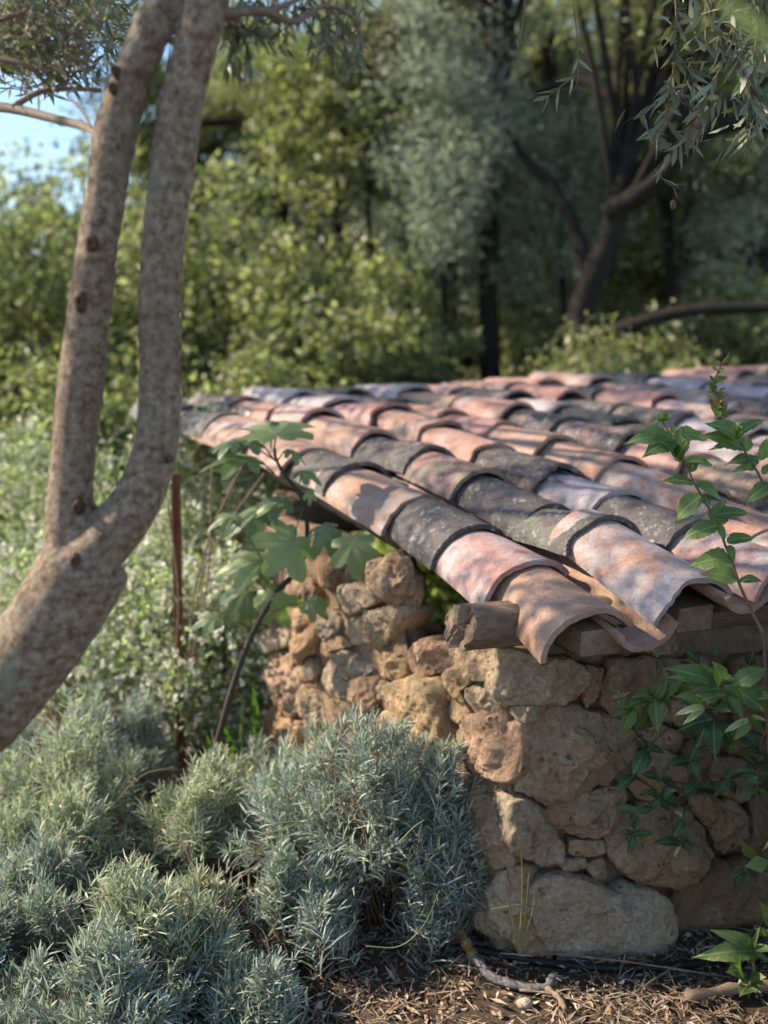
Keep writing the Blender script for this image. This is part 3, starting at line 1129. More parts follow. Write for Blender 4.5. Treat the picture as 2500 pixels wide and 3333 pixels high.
# posts under the ridge
for i in (0.8, 5.0, 9.5, 14.0):
    q = S(i, 9.2)
    child('post', wood_box('post', (q.x, q.y, -0.1), (q.x, q.y, q.z - 0.06), 0.10, 0.10, i), shed)

# ================================================================== LEAF GEOMETRY


def strips(base, dirs, length, width, curl, nrm=None, taper=0.15, r=rng):
    """thin two-quad leaves: arrays base (n,3), dirs (n,3); returns verts, quads"""
    n = len(base)
    dirs = dirs / np.linalg.norm(dirs, axis=1, keepdims=True)
    if nrm is None:
        nrm = r.normal(size=(n, 3))
    side = np.cross(dirs, nrm)
    side /= np.linalg.norm(side, axis=1, keepdims=True) + 1e-9
    up = np.cross(side, dirs)
    L = np.broadcast_to(length, (n,))[:, None]
    W = np.broadcast_to(width, (n,))[:, None]
    C = np.broadcast_to(curl, (n,))[:, None]
    mid = base + dirs * L * 0.5 + up * C * L * 0.12
    tip = base + dirs * L + up * C * L * 0.0
    v = np.stack([base - side * W * 0.25, base + side * W * 0.25, mid - side * W * 0.5, mid + side * W * 0.5,
                  tip - side * W * taper, tip + side * W * taper], axis=1).reshape(-1, 3)
    b = np.arange(n)[:, None] * 6
    q = np.concatenate([b + np.array([0, 1, 3, 2]), b + np.array([2, 3, 5, 4])], axis=1).reshape(-1, 4)
    return v, q


def leaves(base, dirs, length, width, r=rng, nrm=None, fold=0.15):
    """broad rhombic leaves of one folded quad each"""
    n = len(base)
    dirs = dirs / (np.linalg.norm(dirs, axis=1, keepdims=True) + 1e-9)
    if nrm is None:
        nrm = r.normal(size=(n, 3))
    side = np.cross(dirs, nrm)
    side /= np.linalg.norm(side, axis=1, keepdims=True) + 1e-9
    up = np.cross(side, dirs)
    L = np.broadcast_to(length, (n,))[:, None]
    W = np.broadcast_to(width, (n,))[:, None]
    mid = base + dirs * L * 0.45 + up * W * fold
    tip = base + dirs * L
    v = np.stack([base, mid - side * W * 0.5, tip, mid + side * W * 0.5], axis=1).reshape(-1, 3)
    q = np.arange(n * 4).reshape(-1, 4)
    return v, q


def unit(n, r=rng):
    d = r.normal(size=(n, 3))
    return d / np.linalg.norm(d, axis=1, keepdims=True)


# ------------------------------------------------------------------ broad serrated leaf and fig leaf meshes
def serrate_leaf(name, mat, wid=0.42, bend=0.25, fold=0.35, seed=0, serr=0.06, wave=0.03):
    """unit-length pointed leaf along +Y, blade facing +Z"""
    r = random.Random(seed)
    nl = 15
    V, Fc, UV = [], [], []
    cols = (-1.0, -0.5, 0.0, 0.5, 1.0)
    for a in range(nl):
        t = a / (nl - 1)
        w = wid * 0.5 * (math.sin(math.pi * min(1, t ** 0.85)) ** 0.85) * (1 - 0.25 * t) + 0.004
        if 0 < a < nl - 1:
            w *= 1 + serr * (1 if a % 2 else -1)
        if t > 0.8:
            w *= 1 - 0.35 * (t - 0.8) / 0.2
        z0 = -bend * t * t + 0.06 * math.sin(t * 3)
        for c in cols:
            x = c * w
            z = z0 + fold * abs(x) - 0.25 * fold * abs(c) * w + wave * math.sin(t * 11 + seed + c * 2) * abs(c)
            V.append((x, t - 0.03 * abs(c) * (1 if a % 2 else 0), z))
            UV.append((0.5 + x, t))
    m = len(cols)
    for a in range(nl - 1):
        for c in range(m - 1):
            q = a * m + c
            Fc.append((q, q + 1, q + m + 1, q + m))
    # short petiole
    b = len(V)
    for (x, y, z) in ((-.008, -.10, -.005), (.008, -.10, -.005), (.008, .03, .004), (-.008, .03, .004)):
        V.append((x, y, z))
        UV.append((0.5, 0.02))
    Fc.append((b, b + 1, b + 2, b + 3))
    me = py_mesh(name, V, Fc, [mat], True)
    uv = me.uv_layers.new(name='UVMap')
    for lp in me.loops:
        uv.data[lp.index].uv = UV[lp.vertex_index]
    return me


def fig_leaf(name, mats, seed=0, droop=0.35, lobes=(0, 46, -46, 98, -98), depth=0.6):
    """unit palmate leaf: petiole joint at origin, middle lobe along +Y, face +Z"""
    na, nr = 96, 6
    lob = [math.radians(90 + a) for a in lobes]
    lens = (1.0, 0.9, 0.88, 0.62, 0.64)
    V, Fc = [(0, 0, 0)], []
    sv = seed * 3.3

    def R(t):
        best = 0.40
        for a, l in zip(lob, lens):
            d = abs((t - a + math.pi) % (2 * math.pi) - math.pi)
            w = 0.47
            best = max(best, l * max(0.0, math.cos(min(d / w, 1.0) * math.pi / 2)) ** 0.40 if d < w else best)
        d = abs((t - math.radians(270) + math.pi) % (2 * math.pi) - math.pi)
        if d < 0.5:
            best *= 0.25 + 1.4 * d
        return best * (1 + 0.05 * math.sin(t * 31 + sv) + 0.05 * math.sin(t * 13 + sv * 2))
    rs = [(R(2 * math.pi * k / na)) for k in range(na)]
    rs = [(rs[k - 1] + 2 * rs[k] + rs[(k + 1) % na]) / 4 for k in range(na)]
    for a in range(1, nr + 1):
        f = a / nr
        for k in range(na):
            t = 2 * math.pi * k / na
            x, y = f * rs[k] * math.cos(t), f * rs[k] * math.sin(t)
            rr = math.hypot(x, y)
            dl = min(abs((t - q + math.pi) % (2 * math.pi) - math.pi) for q in lob)
            z = -droop * rr * rr + 0.10 * rr * min(dl, 0.4) / 0.4 + 0.03 * math.sin(5 * x + sv) * rr + 0.04 * math.sin(6 * y + sv * 2) * rr
            V.append((x, y, z))
    for k in range(na):
        Fc.append((0, 1 + k, 1 + (k + 1) % na))
    for a in range(nr - 1):
        for k in range(na):
            k2 = (k + 1) % na
            q = 1 + a * na
            Fc.append((q + k, q + na + k, q + na + k2, q + k2))
    nblade = len(Fc)
    # veins as raised ribs
    for a, l in zip(lob, lens):
        dx, dy = math.cos(a), math.sin(a)
        b = len(V)
        for s in range(7):
            r_ = l * 0.9 * s / 6
            x, y = dx * r_, dy * r_
            z = -droop * r_ * r_ + 0.012 + 0.03 * math.sin(5 * x + sv) * r_ + 0.04 * math.sin(6 * y + sv * 2) * r_
            w = 0.018 * (1 - 0.8 * s / 6)
            V.append((x - dy * w, y + dx * w, z - 0.006))
            V.append((x, y, z + 0.006))
            V.append((x + dy * w, y - dx * w, z - 0.006))
        for s in range(6):
            for c in range(2):
                q = b + s * 3 + c
                Fc.append((q, q + 1, q + 4, q + 3))
    me = py_mesh(name, V, Fc, mats, True)
    for k in range(nblade, len(Fc)):
        me.polygons[k].material_index = 1
    uv = me.uv_layers.new(name='UVMap')
    for lp in me.loops:
        v = me.vertices[lp.vertex_index].co
        uv.data[lp.index].uv = (0.25 + 0.2 * v.x, 0.5 + 0.05 * v.y)
    return me


M_SHRUBLEAF = mat_bigleaf('shrub_leaf', (0.065, 0.115, 0.032), (0.15, 0.215, 0.06), trans=0.36)
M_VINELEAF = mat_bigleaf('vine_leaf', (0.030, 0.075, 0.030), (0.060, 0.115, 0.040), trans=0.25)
M_DRYLEAF = mat_bigleaf('withered_leaf', (0.17, 0.13, 0.04), (0.28, 0.22, 0.08), trans=0.25, tcol=(1.1, 1.0, 0.5))
M_PALELEAF = mat_bigleaf('variegated_leaf', (0.34, 0.38, 0.16), (0.48, 0.50, 0.28), trans=0.3)
M_FIG = mat_bigleaf('fig_leaf', (0.075, 0.11, 0.045), (0.28, 0.33, 0.15), trans=0.36, rough=0.33)
M_FIGVEIN = mat_flat('fig_vein', (0.26, 0.31, 0.14), 0.5)

LEAF_S = [serrate_leaf('leaf', M_SHRUBLEAF, 0.52 + 0.05 * k, 0.18 + 0.1 * k, 0.30 + 0.06 * (k % 2), k) for k in range(4)]
LEAF_V = [serrate_leaf('leaf', M_VINELEAF, 0.54 + 0.06 * k, 0.15 + 0.12 * k, 0.26, 10 + k, 0.03) for k in range(3)]
LEAF_D = [serrate_leaf('leaf', M_DRYLEAF, 0.50, 0.45 - 0.5 * k, 0.5, 20 + k, 0.10, 0.10) for k in range(3)]
LEAF_P = [serrate_leaf('leaf', M_PALELEAF, 0.40, 0.3, 0.3, 30, 0.05)]
FIGS = [fig_leaf('leaf', [M_FIG, M_FIGVEIN], k, 0.30 + 0.2 * k) for k in range(4)]


def put_leaf(parent, mesh, base, tip, face=Vector((0, -0.5, 1)), wide=1.0, r=rnd):
    """a leaf from base to tip (world points), its blade turned toward 'face'"""
    base, tip = Vector(base), Vector(tip)
    y = tip - base
    L = y.length
    y.normalize()
    z = Vector(face)
    z = (z - y * z.dot(y))
    if z.length < 1e-3:
        z = Vector((0, 0, 1)) - y * y.z
    z.normalize()
    x = y.cross(z)
    m = Matrix((x * L * wide, y * L, z * L)).transposed().to_4x4()
    m.translation = base
    o = link('leaf', mesh, parent)
    o.matrix_parent_inverse = Matrix.Translation(-Vector(parent.location))
    o.matrix_basis = m
    return o


# ================================================================== SHOOTS AND CREEPERS ON THE RIGHT
Z8 = (2050, 1120, 2.378)
Z3 = (2000, 2100, 3.318)
Z6 = (2000, 2600, 3.318)


def zp(z, x, y, Y):
    return pt(z[0] + x / z[2], z[1] + y / z[2], Y)


def shoot(name, label, cat, stem, leaf_list, zz, Y, pool, stem_mat, r0=0.0035, r1=0.0015, group=None, seed=1, to_ground=None, dY=None):
    """stem: zoom points; leaf_list: (bx,by,tx,ty[,wide]) zoom points; Y: distance of the stem"""
    r = random.Random(seed)
    yf = dY or (lambda k: 0.0)
    P = [zp(zz, x, y, Y + yf(k / max(1, len(stem) - 1))) for k, (x, y) in enumerate(stem)]
    if to_ground:
        P = [Vector(g) for g in to_ground] + P
    base = P[0].copy()
    root = empty(name, base)
    tag(root, label, cat, group)
    sp = spline(P, 8 * len(P))
    g = Geo()
    n = len(sp)
    g.tube(sp, [r0 + (r1 - r0) * k / (n - 1) for k in range(n)], 7)
    child('stem', g.mesh('stem', [stem_mat]), root)
    for k, L in enumerate(leaf_list):
        bx, by, tx, ty = L[:4]
        w = L[4] if len(L) > 4 else 1.0
        # depth of the leaf base follows the stem
        best = min(range(len(stem)), key=lambda q: (stem[q][0] - bx) ** 2 + (stem[q][1] - by) ** 2)
        yb = Y + yf(best / max(1, len(stem) - 1))
        b = zp(zz, bx, by, yb)
        t = zp(zz, tx, ty, yb + r.uniform(-0.045, 0.02))
        face = Vector((r.uniform(-.35, .35), -0.75 + r.uniform(-.3, .3), 0.8))
        put_leaf(root, pool[r.randrange(len(pool))], b, t, face, w)
    return root


# tall shoot standing in front of the eave
shoot('leafy_shoot', 'upright green shoot with toothed leaves standing before the tiles at right', 'plant',
      [(1040, 2320), (1000, 2180), (920, 2020), (845, 1850), (790, 1680), (740, 1560), (690, 1420), (630, 1300), (560, 1180), (500, 1080), (450, 960), (400, 860), (330, 720), (270, 630), (245, 565)],
      [(780, 1670, 530, 1650), (830, 1820, 600, 1740), (850, 1840, 1000, 1790), (750, 1530, 965, 1475), (760, 1560, 810, 1650, .9), (690, 1400, 400, 1495),
       (690, 1400, 735, 1500, .8), (650, 1390, 740, 1225, 1.5), (655, 1330, 930, 1275, .8), (560, 1170, 330, 1355, 1.1), (570, 1170, 620, 1225, 1.2), (510, 1090, 735, 1145),
       (490, 1080, 255, 1035), (505, 1050, 550, 1150, 1.2), (470, 990, 520, 890, 1.4), (430, 920, 680, 890, .8), (390, 830, 370, 690, 1.5), (350, 890, 300, 740, 1.2), (370, 900, 440, 740, 1.1), (340, 740, 145, 810, 1.1),
       (330, 720, -20, 715, .9), (340, 700, 630, 715, .9), (320, 690, 345, 600, .9), (255, 600, 205, 530, 1.0), (255, 600, 290, 525, 1.0), (250, 590, 250, 500, 1.0), (240, 590, 330, 560, .8), (245, 600, 180, 590, .8),
       (600, 1220, 610, 1130, .8), (700, 1440, 720, 1370, .9)],
      Z8, 2.30, LEAF_S, M_STEM, 0.0042, 0.0018, seed=3, to_ground=[pt(2540, 3060, 2.33), pt(2530, 2750, 2.34), pt(2500, 2400, 2.33)])
# second, taller shoot with a dried tip
sh2 = shoot('leafy_shoot', 'taller shoot at the right edge with a withered brown seed tip', 'plant',
            [(1260, 1320), (1180, 1200), (1040, 1080), (985, 985), (890, 830), (800, 690), (715, 560), (690, 500), (660, 410), (640, 350), (680, 220), (740, 110)],
            [(1000, 890, 740, 905, .9), (1010, 900, 1075, 715, 1.0), (1000, 910, 845, 975), (890, 810, 600, 665), (870, 810, 680, 735, .8), (830, 730, 700, 575, 1.1), (820, 730, 1005, 555, 1.1),
             (900, 830, 920, 690, 1.2), (1080, 1080, 915, 1205), (960, 960, 850, 940, .7), (1020, 1000, 1130, 920), (1100, 1120, 1180, 980)],
            Z8, 2.36, LEAF_S, M_STEM, 0.0038, 0.0014, seed=5, to_ground=[pt(2600, 3060, 2.40), pt(2640, 2700, 2.40), pt(2620, 2100, 2.40)])
r_ = random.Random(11)
for k in range(34):
    t = k / 33
    x = 715 + (640 - 715) * min(1, t * 1.6) if t < 0.6 else 640 + (740 - 640) * (t - 0.6) / 0.4
    y = 555 - 450 * t
    a = r_.uniform(-1.0, 1.0) + (math.pi if r_.random() < 0.5 else 0)
    ln = r_.uniform(60, 125) * (1 - 0.35 * t)
    b = zp(Z8, x, y, 2.36)
    tip = zp(Z8, x + ln * math.cos(a) * 0.75, y - ln * (0.35 + 0.5 * abs(math.sin(a))) * r_.choice((1, 1, -0.6)), 2.36 + r_.uniform(-.03, .02))
    put_leaf(sh2, LEAF_D[k % 3] if r_.random() < 0.75 else LEAF_S[k % 4], b, tip, Vector((r_.uniform(-1, 1), -0.8, r_.uniform(-.4, .8))), r_.uniform(.7, 1.1))
# spray with the bright lanceolate leaves
shoot('leafy_spray', 'bright green spray of lance shaped leaves arching from the right over the wall', 'plant',
      [(1900, 760), (1700, 620), (1420, 520), (1130, 450)],
      [(1130, 440, 570, 200, .7), (1130, 450, 600, 283, .6), (1150, 430, 1105, 195, 1.1), (1090, 400, 980, 212, .7), (1280, 440, 1655, 215, .8), (1150, 440, 915, 425, .8), (1300, 480, 1660, 680, 1.0),
       (1180, 500, 850, 530, .8), (1230, 520, 1405, 790, .9), (1150, 380, 1320, 330, 1.1), (1180, 450, 1420, 560, .9), (1450, 540, 1640, 420, .9), (1500, 560, 1760, 520, .9), (1560, 580, 1640, 760, .9),
       (1180, 520, 1240, 720, .9), (1350, 480, 1500, 330, .8)],
      Z3, 2.20, LEAF_S, M_GSTEM, 0.003, 0.0016, seed=7, dY=lambda k: 0.04 * (1 - k))
shoot('leafy_spray', 'small pale edged leaf spray below the bright spray at the right', 'plant',
      [(1900, 900), (1500, 780), (1200, 700), (970, 660)],
      [(960, 660, 665, 727, .7), (960, 650, 688, 513, .8), (970, 680, 750, 835, .7), (980, 640, 1060, 585, .9), (940, 600, 1200, 515, .8), (1450, 800, 1185, 922, .7), (1460, 810, 1305, 1025, .8), (1450, 790, 1625, 790, .8),
       (1470, 810, 1660, 945, .9), (1060, 720, 1150, 760, 1.1), (1080, 690, 1240, 690, 1.2)],
      Z3, 2.19, LEAF_S[:2] + LEAF_P, M_GSTEM, 0.0026, 0.0014, seed=9, dY=lambda k: 0.05 * (1 - k))
shoot('leafy_spray', 'mid green spray of oval leaves lying against the big brown stone', 'plant',
      [(1100, 640), (820, 560), (620, 540), (430, 560), (230, 640), (60, 600)],
      [(430, 560, 545, 395, 1.2), (420, 560, 355, 425, 1.0), (480, 555, 705, 365, .9), (440, 570, 470, 935, 1.0), (260, 670, 322, 985, .9), (520, 560, 665, 775, 1.0), (360, 590, 170, 590, 1.0), (220, 680, -15, 655, .7),
       (210, 690, 80, 950, .9), (200, 690, -20, 745, .8), (440, 560, 230, 520, .9), (560, 550, 590, 330, .8), (700, 560, 790, 400, .9), (760, 570, 850, 720, .9)],
      Z3, 2.36, LEAF_S, M_GSTEM, 0.0026, 0.0013, seed=13)
pale = shoot('flower_bud', 'pale yellow green tuft at the tip of the oval leaf spray', 'plant',
             [(130, 640), (70, 570)], [(70, 570, 20, 450, .6), (70, 570, 110, 470, .5), (80, 570, 160, 560, .7), (80, 580, 130, 650, .9), (70, 580, -10, 540, .7), (60, 590, 30, 660, .6), (80, 560, 170, 500, .5)],
             Z3, 2.42, LEAF_P, M_GSTEM, 0.0018, 0.001, seed=15)
# dark leaves in the shade
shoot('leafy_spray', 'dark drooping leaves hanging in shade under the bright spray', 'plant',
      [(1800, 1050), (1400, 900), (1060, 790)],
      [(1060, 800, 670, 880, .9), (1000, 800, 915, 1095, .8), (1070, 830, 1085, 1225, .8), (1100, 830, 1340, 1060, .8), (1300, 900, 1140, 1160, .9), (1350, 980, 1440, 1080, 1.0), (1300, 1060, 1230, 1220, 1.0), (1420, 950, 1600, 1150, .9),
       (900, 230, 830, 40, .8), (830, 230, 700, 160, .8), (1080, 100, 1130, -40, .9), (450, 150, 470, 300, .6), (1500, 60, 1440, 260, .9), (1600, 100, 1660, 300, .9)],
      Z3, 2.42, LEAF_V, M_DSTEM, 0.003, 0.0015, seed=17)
VINES = [
    ('creeper with paired dark leaves beside the big brown stone', Z3, [(640, 830), (470, 1000), (350, 1140), (210, 1420)],
     [(350, 1140, 205, 1345, .9), (350, 1150, 350, 1340, .8), (380, 1120, 570, 1130, .9), (210, 1420, 45, 1510, .8), (330, 1120, 270, 1000, .9), (120, 1300, 70, 1190, .6), (200, 1410, 230, 1320, .7), (360, 1140, 440, 1010, .7)]),
    ('creeper with three leaves crossing the small stones mid wall', Z3, [(1200, 1000), (900, 1130), (800, 1250), (780, 1330)],
     [(800, 1250, 575, 1275, .8), (810, 1240, 900, 1080, 1.0), (820, 1270, 945, 1465, 1.0), (830, 1240, 930, 1240, .7), (860, 1100, 830, 1000, 1.0)]),
    ('creeper of leaf pairs above the notched rounded stone', Z3, [(1450, 1350), (1210, 1450), (900, 1520), (690, 1480), (500, 1450)],
     [(500, 1450, 720, 1535, .9), (480, 1440, 330, 1370, .8), (900, 1520, 725, 1600, .8), (910, 1520, 1095, 1520, .8), (890, 1530, 880, 1610, .9), (1210, 1460, 1085, 1640, .9), (1230, 1460, 1345, 1630, .9), (1200, 1450, 1280, 1310, .9),
      (1230, 1450, 1400, 1400, .8), (560, 1450, 520, 1330, .8)]),
    ('creeper fanning out below the brown stone toward the lower joint', Z3, [(600, 1440), (480, 1640), (240, 1800)],
     [(480, 1640, 285, 1560, .8), (490, 1650, 760, 1720, 1.0), (460, 1660, 395, 1790, 1.0), (500, 1630, 650, 1560, .9), (240, 1800, 20, 1735, .8), (250, 1800, 440, 1750, .9), (240, 1810, 175, 1930, 1.1), (470, 1620, 500, 1500, .7), (480, 1660, 620, 1800, .9)]),
    ('lower creeper tip with three leaves on the rounded boulder', Z6, [(240, 150), (210, 300), (200, 380)],
     [(200, 380, 435, 365, .9), (200, 390, 180, 610, .9), (200, 375, 65, 345, .9), (200, 360, 200, 250, .9)]),
    ('pale tipped creeper rosette hanging lowest on the boulder', Z6, [(740, -150), (750, 100), (730, 300), (710, 490)],
     [(710, 490, 475, 420, .7), (720, 485, 870, 465, .8), (720, 500, 855, 530, .8), (710, 500, 640, 640, .6), (700, 500, 560, 508, .6), (740, 230, 660, 390, .9), (745, 230, 840, 300, .8), (740, 200, 650, 120, .9), (760, 120, 850, 60, .9), (745, 260, 710, 380, .8)]),
    ('small creeper tuft in dark shade near the right edge', Z6, [(1700, 800), (1560, 770), (1420, 760)],
     [(1420, 760, 1285, 940, .8), (1430, 750, 1490, 615, .9), (1450, 770, 1570, 910, .8), (1470, 760, 1610, 740, .8), (1430, 770, 1270, 840, .8)]),
]
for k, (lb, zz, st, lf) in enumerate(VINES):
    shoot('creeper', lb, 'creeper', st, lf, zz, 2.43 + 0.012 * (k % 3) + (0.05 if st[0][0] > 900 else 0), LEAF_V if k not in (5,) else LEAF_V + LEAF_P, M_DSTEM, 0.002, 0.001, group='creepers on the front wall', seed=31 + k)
# right edge thicket with hanging stems
shoot('leafy_spray', 'tangle of hanging stems and leaves at the right edge beside the wall', 'plant',
      [(1640, 900), (1570, 1100), (1560, 1300), (1540, 1560), (1530, 1900), (1560, 2000)],
      [(1540, 1560, 1350, 1640, .7), (1550, 1560, 1700, 1640, .9), (1540, 1380, 1290, 1330, .6), (1550, 1350, 1420, 1160, .9), (1540, 1420, 1370, 1510, 1.0), (1560, 1400, 1680, 1360, .9), (1560, 1250, 1640, 1140, .9), (1550, 1500, 1620, 1420, .8),
       (1550, 1300, 1680, 1250, .8), (1560, 1180, 1480, 1090, .8)],
      Z3, 2.40, LEAF_V + LEAF_S[:1], M_STEM, 0.0022, 0.0015, seed=41)
# the shrub these sprays belong to stands at the right edge
M_SHRUBMASS = mat_leaf('shrub_leaf_small', (0.05, 0.09, 0.028), (0.13, 0.19, 0.055), None, trans=0.3, rough=0.4)
srub = empty('leafy_shrub', (1.28, 2.2, 0.0))
tag(srub, 'dense green shrub at the right edge whose sprays reach over the wall', 'shrub')
r0_ = np.random.default_rng(5)
nc = 60
cl = unit(nc, r0_) * (r0_.uniform(.2, 1, (nc, 1)) ** .5) * np.array([.36, .34, .52]) + np.array([1.30, 2.12, .56])
ii = r0_.integers(0, nc, 4200)
Bq = cl[ii] + r0_.normal(size=(4200, 3)) * .07
Bq[:, 2] = np.maximum(Bq[:, 2], .02)
v_, q_ = leaves(Bq, unit(4200, r0_) + np.array([0, 0, -.2]), r0_.uniform(.05, .09, 4200), r0_.uniform(.022, .04, 4200), r0_)
child('foliage', np_mesh('foliage', v_, q_, [M_SHRUBMASS]), srub)['kind'] = 'stuff'
g = Geo()
for k in range(14):
    e = cl[k]
    g.tube([(1.28 + r0_.normal() * .05, 2.2 + r0_.normal() * .05, -.02), (1.28 * .5 + e[0] * .5, 1.1 + e[1] * .5, e[2] * .5), e], [.007, .005, .003], 6, cap=False)
child('stems', g.mesh('stems', [M_STEM]), srub)
# seedling at the lower right
shoot('seedling', 'young green plant with long pointed leaves at the lower right', 'plant',
      [(1520, 1900), (1500, 1760), (1490, 1620), (1500, 1530)],
      [(1490, 1640, 1010, 1668, .62), (1480, 1610, 1190, 1420, .62), (1490, 1650, 1525, 1815, .7), (1510, 1650, 1680, 1760, .8), (1490, 1600, 1535, 1450, .4), (1510, 1630, 1680, 1590, .8), (1640, 1470, 1525, 1400, .9), (1650, 1480, 1740, 1420, .8)],
      Z6, 2.20, LEAF_S, M_GSTEM, 0.0028, 0.0016, seed=43)
shoot('seedling', 'tiny yellow green seedling below the pointed leaf plant', 'plant',
      [(1450, 2100), (1440, 1980), (1380, 1880), (1355, 1700)],
      [(1370, 1850, 1250, 1860, 1.4), (1360, 1840, 1345, 1800, 1.4), (1440, 1960, 1300, 1980, 1.2), (1450, 1960, 1600, 1900, 1.1), (1450, 1970, 1625, 1985, 1.1), (1430, 1970, 1340, 1880, 1.2), (1450, 2030, 1560, 2060, 1.2), (1440, 2040, 1370, 2080, 1.2)],
      Z6, 2.17, LEAF_S[:2] + LEAF_P, M_GSTEM, 0.0018, 0.001, seed=45)

# ================================================================== FIG SAPLING
ZA = (560, 1180, 2.765)
ZB = (100, 1300, 1.8433)
FY = 3.15


def fa(x, y, Y=FY):
    return zp(ZA, x, y, Y)


def fb(x, y, Y=FY):
    return zp(ZB, x, y, Y)


fig_base = pt(690, 2480, 3.05)
fig = empty('fig_sapling', fig_base)
tag(fig, 'fig sapling with large lobed leaves growing beside the side wall', 'fig')
g = Geo()
sp = spline([fig_base, pt(697, 2455, 3.05), pt(750, 2260, 3.06), pt(797, 2120, 3.08), pt(849, 2011, 3.1), pt(905, 1920, 3.12), pt(975, 1850, 3.14), pt(1000, 1740, 3.15), pt(990, 1650, FY), pt(969, 1600, FY), pt(929, 1549, FY), pt(900, 1498, FY), pt(893, 1458, FY)], 70)
g.tube(sp, [0.011 - 0.007 * k / (len(sp) - 1) for k in range(len(sp))], 8, lump=0.15, lump_scale=30)
child('stem', g.mesh('stem', [M_DSTEM]), fig)
# (joint on stem, leaf joint, tip of the middle lobe, size factor, blade normal, mesh)
FL = [
    (fa(920, 770), fa(950, 640), fa(960, 440, FY + .10), 1.55, (0.0, -0.35, 0.55), 0),
    (fa(930, 890), fa(735, 705), fa(380, 630, FY - .02), 0.80, (0.1, -0.30, 1.0), 1),
    (fa(920, 1000), fa(700, 855), fa(290, 792, FY - .04), 0.85, (0.0, -0.25, 1.0), 1),
    (fa(930, 880), fa(560, 720, FY - .05), fa(360, 700, FY - .05), 1.0, (0, -.4, 1), 2),
    (fa(940, 900), fa(1060, 790), fa(1230, 830), 0.9, (0, -.3, 1), 2),
    (fa(1140, 1160), fa(1165, 985), fa(1420, 1020, FY - .05), 0.85, (0, -.22, 1), 1),
    (fa(1180, 1260), fa(1000, 1240), fa(610, 1310, FY - .06), 0.9, (0, -.5, 1), 1),
    (fa(1170, 1330), fa(820, 1335), fa(370, 1430, FY - .08), 0.8, (-.2, -.7, 0.8), 2),
    (fa(1190, 1290), fb(1575, 850, FY - .06), fb(1330, 1110, FY - .16), 1.15, (0.1, -1.0, 0.35), 0),
    (fb(1640, 700), fb(1600, 840, FY - .02), fb(1700, 1050, FY - .08), 1.15, (0.2, -1.0, 0.3), 2),
    (fb(1600, 950), fb(1390, 965, FY - .03), fb(985, 975, FY - .10), 0.8, (0, -.6, .9), 1),
    (fb(1600, 960), fb(1400, 930, FY), fb(1230, 1010, FY - .08), 1.0, (-.2, -.9, .5), 3),
    (fb(1560, 1100), fb(1425, 1175, FY - .04), fb(1560, 1420, FY - .10), 1.0, (-.1, -1, .3), 3),
    (fb(1500, 1150), fb(1290, 1160, FY), fb(1100, 1350, FY - .08), 1.0, (-.2, -1, .4), 2),
    (pt(1000, 1740, 3.15), pt(1150, 1765, 2.98), pt(1165, 1925, 2.90), 1.05, (-.1, -1, .25), 0),
    (pt(1000, 1740, 3.15), pt(1050, 1720, 3.05), pt(1100, 1800, 2.97), 1.1, (.1, -1, .5), 3),
    (pt(1000, 1700, 3.15), pt(1060, 1640, 3.10), pt(1130, 1700, 3.02), 1.1, (.2, -.9, .6), 3),
    (fa(1140, 1200), fa(1240, 1150), fa(1250, 1290, FY - .04), 0.8, (.2, -1, .3), 2),
    (fa(1190, 1330), fa(1060, 1430), fa(1070, 1540, FY - .06), 1.1, (0, -1, .5), 1),
    (pt(849, 2011, 3.1), pt(1010, 1960, 3.06), pt(1090, 2010, 3.02), 1.0, (0, -.8, .7), 2),
    (pt(849, 2011, 3.1), pt(985, 2060, 3.07), pt(950, 2150, 3.02), 0.9, (0, -1, .4), 2),
    (pt(797, 2120, 3.08), pt(700, 2010, 3.02), pt(590, 2030, 2.98), 0.9, (0, -.6, .9), 1),
    (pt(905, 1920, 3.1), pt(760, 1680, 3.02), pt(640, 1700, 2.98), 0.9, (0, -.5, .9), 1),
    (fa(893, 770), fa(880, 560, FY + .04), fa(760, 470, FY + .08), 1.0, (-.2, -.6, .8), 2),
    (fb(1600, 950), fb(1150, 1240, FY), fb(1000, 1330, FY - .03), 0.9, (0, -.6, .8), 3),
]
g = Geo()
for fi, (j0, j1, tip, sz, nm, k) in enumerate(FL):
    if fi in (9, 11, 16, 18, 20, 24):
        continue
    mid = (Vector(j0) + Vector(j1)) * 0.5 + Vector((0, 0, 0.012))
    g.tube([j0, mid, j1], [0.0028, 0.0022, 0.002], 5)
    put_leaf(fig, FIGS[k], j1, Vector(j1) + (Vector(tip) - Vector(j1)) * (0.98 if fi < 5 else 0.68), Vector(nm), sz)
child('petioles', g.mesh('petioles', [M_GSTEM]), fig)

# ================================================================== LAVENDER
M_LAV = mat_leaf('lavender_leaf', (0.155, 0.185, 0.16), (0.46, 0.50, 0.445), (0.56, 0.58, 0.42), trans=0.22, rough=0.6, tcol=(0.9, 1.1, 0.6), spec=0.3)
M_LAVY = mat_leaf('lavender_leaf_green', (0.175, 0.195, 0.135), (0.53, 0.555, 0.43), (0.60, 0.60, 0.38), trans=0.24, rough=0.6, tcol=(0.95, 1.1, 0.6), spec=0.3)
M_LAVDRY = mat_leaf('lavender_dry', (0.06, 0.045, 0.033), (0.15, 0.115, 0.085), None, trans=0.05, rough=0.8)


